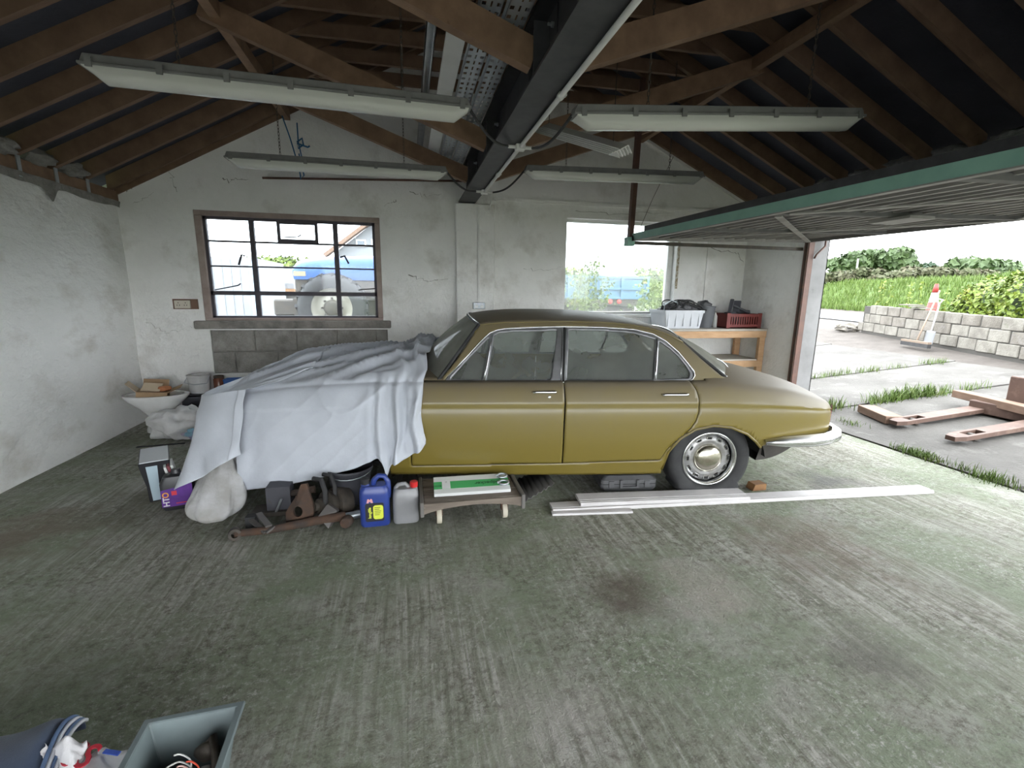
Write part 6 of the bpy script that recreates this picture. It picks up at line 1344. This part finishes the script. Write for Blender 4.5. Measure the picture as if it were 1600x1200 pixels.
# --- bench with containers
bn = thing('workbench', 'pine workbench with a lower shelf in the back right corner', 'workbench', (3.9,5.65,0))
MB().box((3.0,5.36,1.025),(XR-.01,5.945,1.052)).build('top', mat('bench_top_board', (.46,.43,.38), .8, c2=(.36,.33,.29), sc=5), bn, bevel=.003)
MB().box((3.0,5.375,.935),(XR-.012,5.415,1.025)).build('front_rail', bench_w, bn, bevel=.002); MB().box((3.0,5.90,.935),(XR-.012,5.94,1.025)).build('back_rail', bench_w, bn)
for (x, y) in ((4.60,5.385),(4.60,5.86),(3.05,5.385),(3.05,5.86)): MB().box((x,y,0),(x+.085,y+.05,1.025 if y > 5.5 else .935)).build('leg', bench_w, bn, bevel=.002)
MB().box((3.03,5.40,.625),(4.62,5.92,.645)).build('shelf_board', mat('pale_shelf', (.52,.49,.43), .7, c2=(.44,.41,.36), sc=4), bn); MB().box((3.03,5.385,.54),(4.60,5.42,.625)).build('shelf_rail', bench_w, bn)
tote = thing('storage_crate', 'translucent white crate full of black bags and cables on the bench', 'crate', (3.47,5.65,1.055)); tot = mat('translucent_crate', (.60,.62,.66), .35, c2=(.52,.54,.58), sc=4)
bz = 1.053
loft(MB(), [rring(3.49,5.65,z,w,d,.02) for z,w,d in ((bz,.50,.36),(bz+.20,.56,.40),(bz+.20,.58,.42),(bz+.235,.585,.425),(bz+.235,.56,.40),(bz+.02,.48,.34))]).build('crate_body', tot, tote)
for k in range(5): MB().box((3.26+k*.11,5.45,bz+.03),(3.275+k*.11,5.475,bz+.205)).build('rib', tot, tote)
blkbag = mat('black_bag_plastic', (.03,.03,.034), .4, c2=(.08,.08,.085), sc=9, bump=.02, bsc=14)
sack_ = MB().blob((3.50,5.65,bz+.23), (.25,.17,.10), .4, 3.2, 4, 6).build('black_bag', blkbag, smooth=True); tag(sack_, 'crumpled black bag bulging out of the white crate', 'bag')
cbl = thing('cable_coil', 'loose black cables looped over the white crate', 'cable', (3.4,5.5,bz+.2)); random.seed(8)
for k in range(6):
    c0 = Vector((3.30+k*.075,5.55+.04*(k%2),bz+.24)); MB().tube([c0+Vector(((.10+.02*k%3)*math.cos(a),.05*math.sin(a)-.03,.06+.065*math.sin(a+k))) for a in [2*PI*j/18 for j in range(18)]], .008, 6, closed=True).build('loop', rubber, cbl, smooth=True)
MB().tube([(3.22,5.5,bz+.23),(3.20,5.46,bz+.30),(3.28,5.44,bz+.36),(3.38,5.46,bz+.33),(3.42,5.5,bz+.26)], .006, 6).build('wire', galv, cbl, smooth=True)
gbk = thing('grey_bucket', 'dark grey bucket between the white crate and the red crate', 'bucket', (3.93,5.66,bz)); MB().lathe([(.095,0),(.125,.265),(.132,.27),(.132,.285),(.118,.285),(.09,.02),(0,.02)], 26, Matrix.Translation((3.93,5.66,bz))).build('bucket_body', mat('grey_bucket_plastic', (.10,.105,.115), .5), gbk, smooth=True, auto=45)
MB().blob((3.90,5.66,bz+.29), (.09,.08,.07), .5, 3, 3, 2).build('bucket_contents', blkbag, gbk, smooth=True)
wb2 = MB().lathe([(.0,0),(.028,0),(.03,.01),(.03,.15),(.012,.18),(.012,.205),(0,.205)], 14, Matrix.Translation((4.09,5.66,bz))).build('white_bottle', whitepvc, smooth=True); tag(wb2, 'white plastic bottle squeezed between the bucket and the red crate', 'bottle')
rc = thing('red_crate', 'dark red plastic crate holding black trim pieces on the bench', 'crate', (4.40,5.66,bz)); rcm = mat('dark_red_plastic', (.20,.035,.03), .5, c2=(.15,.028,.025), sc=5)
x0, x1, y0, y1 = 4.13, 4.665, 5.47, 5.85
MB().box((x0,y0,bz),(x1,y1,bz+.015)).build('base', rcm, rc)
for (a, b) in (((x0,y0,bz),(x1,y0+.015,bz+.05)),((x0,y0,bz+.15),(x1,y0+.015,bz+.19)),((x0,y1-.015,bz),(x1,y1,bz+.19)),((x0,y0,bz),(x0+.015,y1,bz+.19)),((x1-.015,y0,bz),(x1,y1,bz+.19))): MB().box(a, b).build('panel', rcm, rc)
for k in range(15): xx = lerp(x0, x1-.018, k/14); MB().box((xx,y0+.001,bz+.04),(xx+.018,y0+.013,bz+.16)).build('slat', rcm, rc)
for k in (0,1): xx = (x0, x1-.06)[k]; MB().box((xx,y0-.004,bz),(xx+.06,y0+.016,bz+.20)).build('corner', rcm, rc, bevel=.004)
for i, (pa, pb, w, lab) in enumerate((((4.20,5.60,bz+.19),(4.60,5.66,bz+.22),.07,'flat black trim piece lying along the red crate'),((4.22,5.55,bz+.20),(4.30,5.62,bz+.38),.05,'upright black trim piece at the left of the red crate'),((4.36,5.60,bz+.20),(4.40,5.64,bz+.36),.09,'wide upright black trim piece in the middle of the red crate'),((4.30,5.62,bz+.30),(4.55,5.58,bz+.20),.06,'slanting black trim piece in the red crate'))):
    o = MB().beam(pa, pb, w, .03).build('black_trim', crm, bevel=.008); tag(o, lab, 'trim', 'black trim pieces in the red crate')
o = MB().blob((4.38,5.68,bz+.11), (.22,.14,.09), .3, 3, 3, 7).build('rag_heap', blkbag, smooth=True); tag(o, 'dark rags filling the red crate', 'rags')
# --- foreground: tub of parts, jeans, carrier bag
zt_ = .26
TR, TL = atz(375,1100,zt_), atz(230,1128,zt_); BR = atz(380,1215,zt_)
ex = (TR-TL); W_ = ex.length; ex.normalize(); ey = Vector((ex.y,-ex.x,0)); D_ = .40
tub = thing('parts_tub', 'grey plastic tub full of old parts in the near left foreground', 'tub', TL.lerp(TR,.5)+ey*.2-Vector((0,0,zt_)))
tubm = mat('blue_grey_tub', (.15,.185,.19), .5, c2=(.11,.135,.14), sc=4, c3=(.12,.11,.10), sc3=7, lo3=.62, hi3=.75)
def tubring(z, inset):
    return [Vector((p.x,p.y,z)) for p in (TL+ex*inset+ey*inset, TR-ex*inset+ey*inset, TR-ex*inset+ey*(D_-inset), TL+ex*inset+ey*(D_-inset))]
loft(MB(), [tubring(.002,.05), tubring(zt_-.012,.004), tubring(zt_-.012,-.012), tubring(zt_,-.012), tubring(zt_,.008), tubring(.012,.056)]).build('tub_body', tubm, tub, bevel=.003)
cen = (TL+TR)/2+ey*.2
def inn(a, b, z): return TL+ex*(W_*a)+ey*(D_*b)-Vector((0,0,zt_))+Vector((0,0,z))
random.seed(4)
for i, (a, b, z, r, lab) in enumerate(((.28,.42,.13,(.055,.055,.075),'lumpy black connector at the left of the parts tub'),(.76,.42,.12,(.05,.05,.075),'dark regulator body at the right of the parts tub'),(.52,.58,.10,(.07,.07,.07),'greasy black lump in the middle of the parts tub'),(.35,.78,.10,(.06,.06,.07),'greasy dark casting near the front of the parts tub'))):
    o = MB().blob(inn(a,b,z), r, .35, 3, 3, i+1.3).build('old_part', darkmetal, smooth=True); tag(o, lab, 'car part', 'old parts in the tub')
    if i == 0: MB().cbox(inn(a,b,z+.075), (.05,.04,.03)).build('terminal', rust, o, world=True)
lv = thing('float_lever', 'dark lever with a white end standing up in the parts tub', 'car part', inn(.78,.2,.1)); MB().tube([inn(.84,.46,.14), inn(.84,.28,.19), inn(.76,.15,.225), inn(.72,.17,.21)], .011, 7).build('lever', darkmetal, lv, smooth=True); MB().blob(inn(.70,.18,.19), (.034,.022,.03), .2, 3, 2, 1).build('pivot', darkmetal, lv, smooth=True); MB().tube([inn(.71,.24,.165), inn(.72,.33,.14)], .012, 8).build('white_sleeve', whitepvc, lv, smooth=True)
for (nm, m, lab, cc, r) in (('white_wire', whitepvc, 'looped white wire in the parts tub', (.50,.40,.20), .036), ('red_wire', mat('red_wire_plastic', (.5,.06,.03), .5), 'tangled red wire in the parts tub', (.66,.46,.205), .026), ('pink_wire', mat('pink_wire_plastic', (.55,.35,.32), .5), 'thin pale wire curled beside the red one', (.58,.48,.20), .03)):
    pts = [inn(*cc)+Vector((r*math.cos(a)*(1+.2*math.sin(3*a)), r*math.sin(a), .02*math.sin(a)+.004*a)) for a in [2.6*PI*k/36 for k in range(37)]]; o = MB().tube(pts, .0022, 5).build(nm, m, smooth=True); tag(o, lab, 'wire')
denim = mat('dark_denim', (.02,.035,.07), .85, c2=(.035,.055,.10), sc=8, bump=.001, bsc=200, sheen=.2); dn2 = mat('faded_denim', (.10,.16,.28), .85, c2=(.07,.11,.2), sc=9); cot = mat('white_seam', (.55,.56,.60), .8)
jn = thing('denim_jeans', 'folded dark denim jeans in the near left corner', 'jeans', (-1.15,1.3,0))
J0, J1 = atz(114,1116,.20), atz(-40,1160,.20); jd = (J1-J0).normalized(); jr = Vector((jd.y,-jd.x,0))
if jr.y > 0: jr = -jr
def jean(i, j):
    a = j*1.25*PI-.15; sgn_ = smooth(i/.08); w_ = .16; r_ = .11*(.55+.45*sgn_)
    p = J0+jd*(i*.55)+jr*(.10-w_*math.cos(a)*1.0)*1.0
    return (p.x, p.y, max(.004, .10+r_*math.sin(a)*1.05+.012*nz(i*6, j*4)))
MB().grid(40, 30, jean).build('folded_leg', denim, jn, smooth=True, solid=.006)
for k in range(4):
    pth = [Vector(jean(.0+.012*k, j/24))+Vector((0,0,.008+.003*k))-jd*(.006) for j in range(2, 22)]; MB().tube(pth, .006, 5).build('seam', cot if k % 2 == 0 else dn2, jn, smooth=True)
MB().box((-.02,-.02,-.02),(.02,.02,.02), Matrix.Translation(J0+jd*.25+jr*.1+Vector((0,0,.05)))).build('inner_fold', dn2, jn)
def pocket(i, j): p = J0+jd*(.03+i*.12)+jr*(.05+j*.17); return (p.x, p.y, .175-.10*j+.01*nz(i*5, j*5))
MB().grid(14, 14, pocket).build('faded_lining', dn2, jn, smooth=True, solid=.004)
bagm = mat('white_carrier_bag', (.60,.59,.60), .35, c2=(.52,.51,.52), sc=5, bump=.008, bsc=14)
P0 = atz(150,1196,.14); bg_ = thing('carrier_bag', 'crumpled white carrier bag with red and blue print in the foreground', 'bag', (P0.x,P0.y,0))
MB().blob((P0.x,P0.y-.05,.07), (.135,.14,.085), .22, 2.2, 4, 2.7, .003).build('bag_body', bagm, bg_, smooth=True)
q0 = atz(105,1180,.17); MB().grid(12, 12, lambda i, j: (q0.x+(i-.5)*.10+.015*nz(j*4,i*3), q0.y-.02+(j-.5)*.05, .145+.07*j+.018*math.sin(i*9+j*3))).build('bag_handle', bagm, bg_, smooth=True, solid=.0015)
ctr = Vector((P0.x,P0.y-.05,.07))
def onbag(p):   # project print on the bag surface
    return p
redb = mat('red_bag_print', (.48,.03,.05), .45); blub = mat('blue_bag_print', (.05,.10,.42), .45)
Ms = Matrix.Translation((P0.x-.03, P0.y-.0, .168)) @ Matrix.Rotation(-.35,4,'Z') @ Matrix.Rotation(.12,4,'X')
text('lettering', 'SS', .09, redb, Ms @ Matrix.Translation((-.01,.005,.004)), bg_, ext=.002, bold=.0015)
MB().cbox((.055,.035,-.012), (.05,.012,.004), Ms).build('blue_print', blub, bg_); MB().cbox((.10,.005,-.035), (.05,.016,.004), Ms @ Matrix.Rotation(.35,4,'Y')).build('blue_print', blub, bg_)
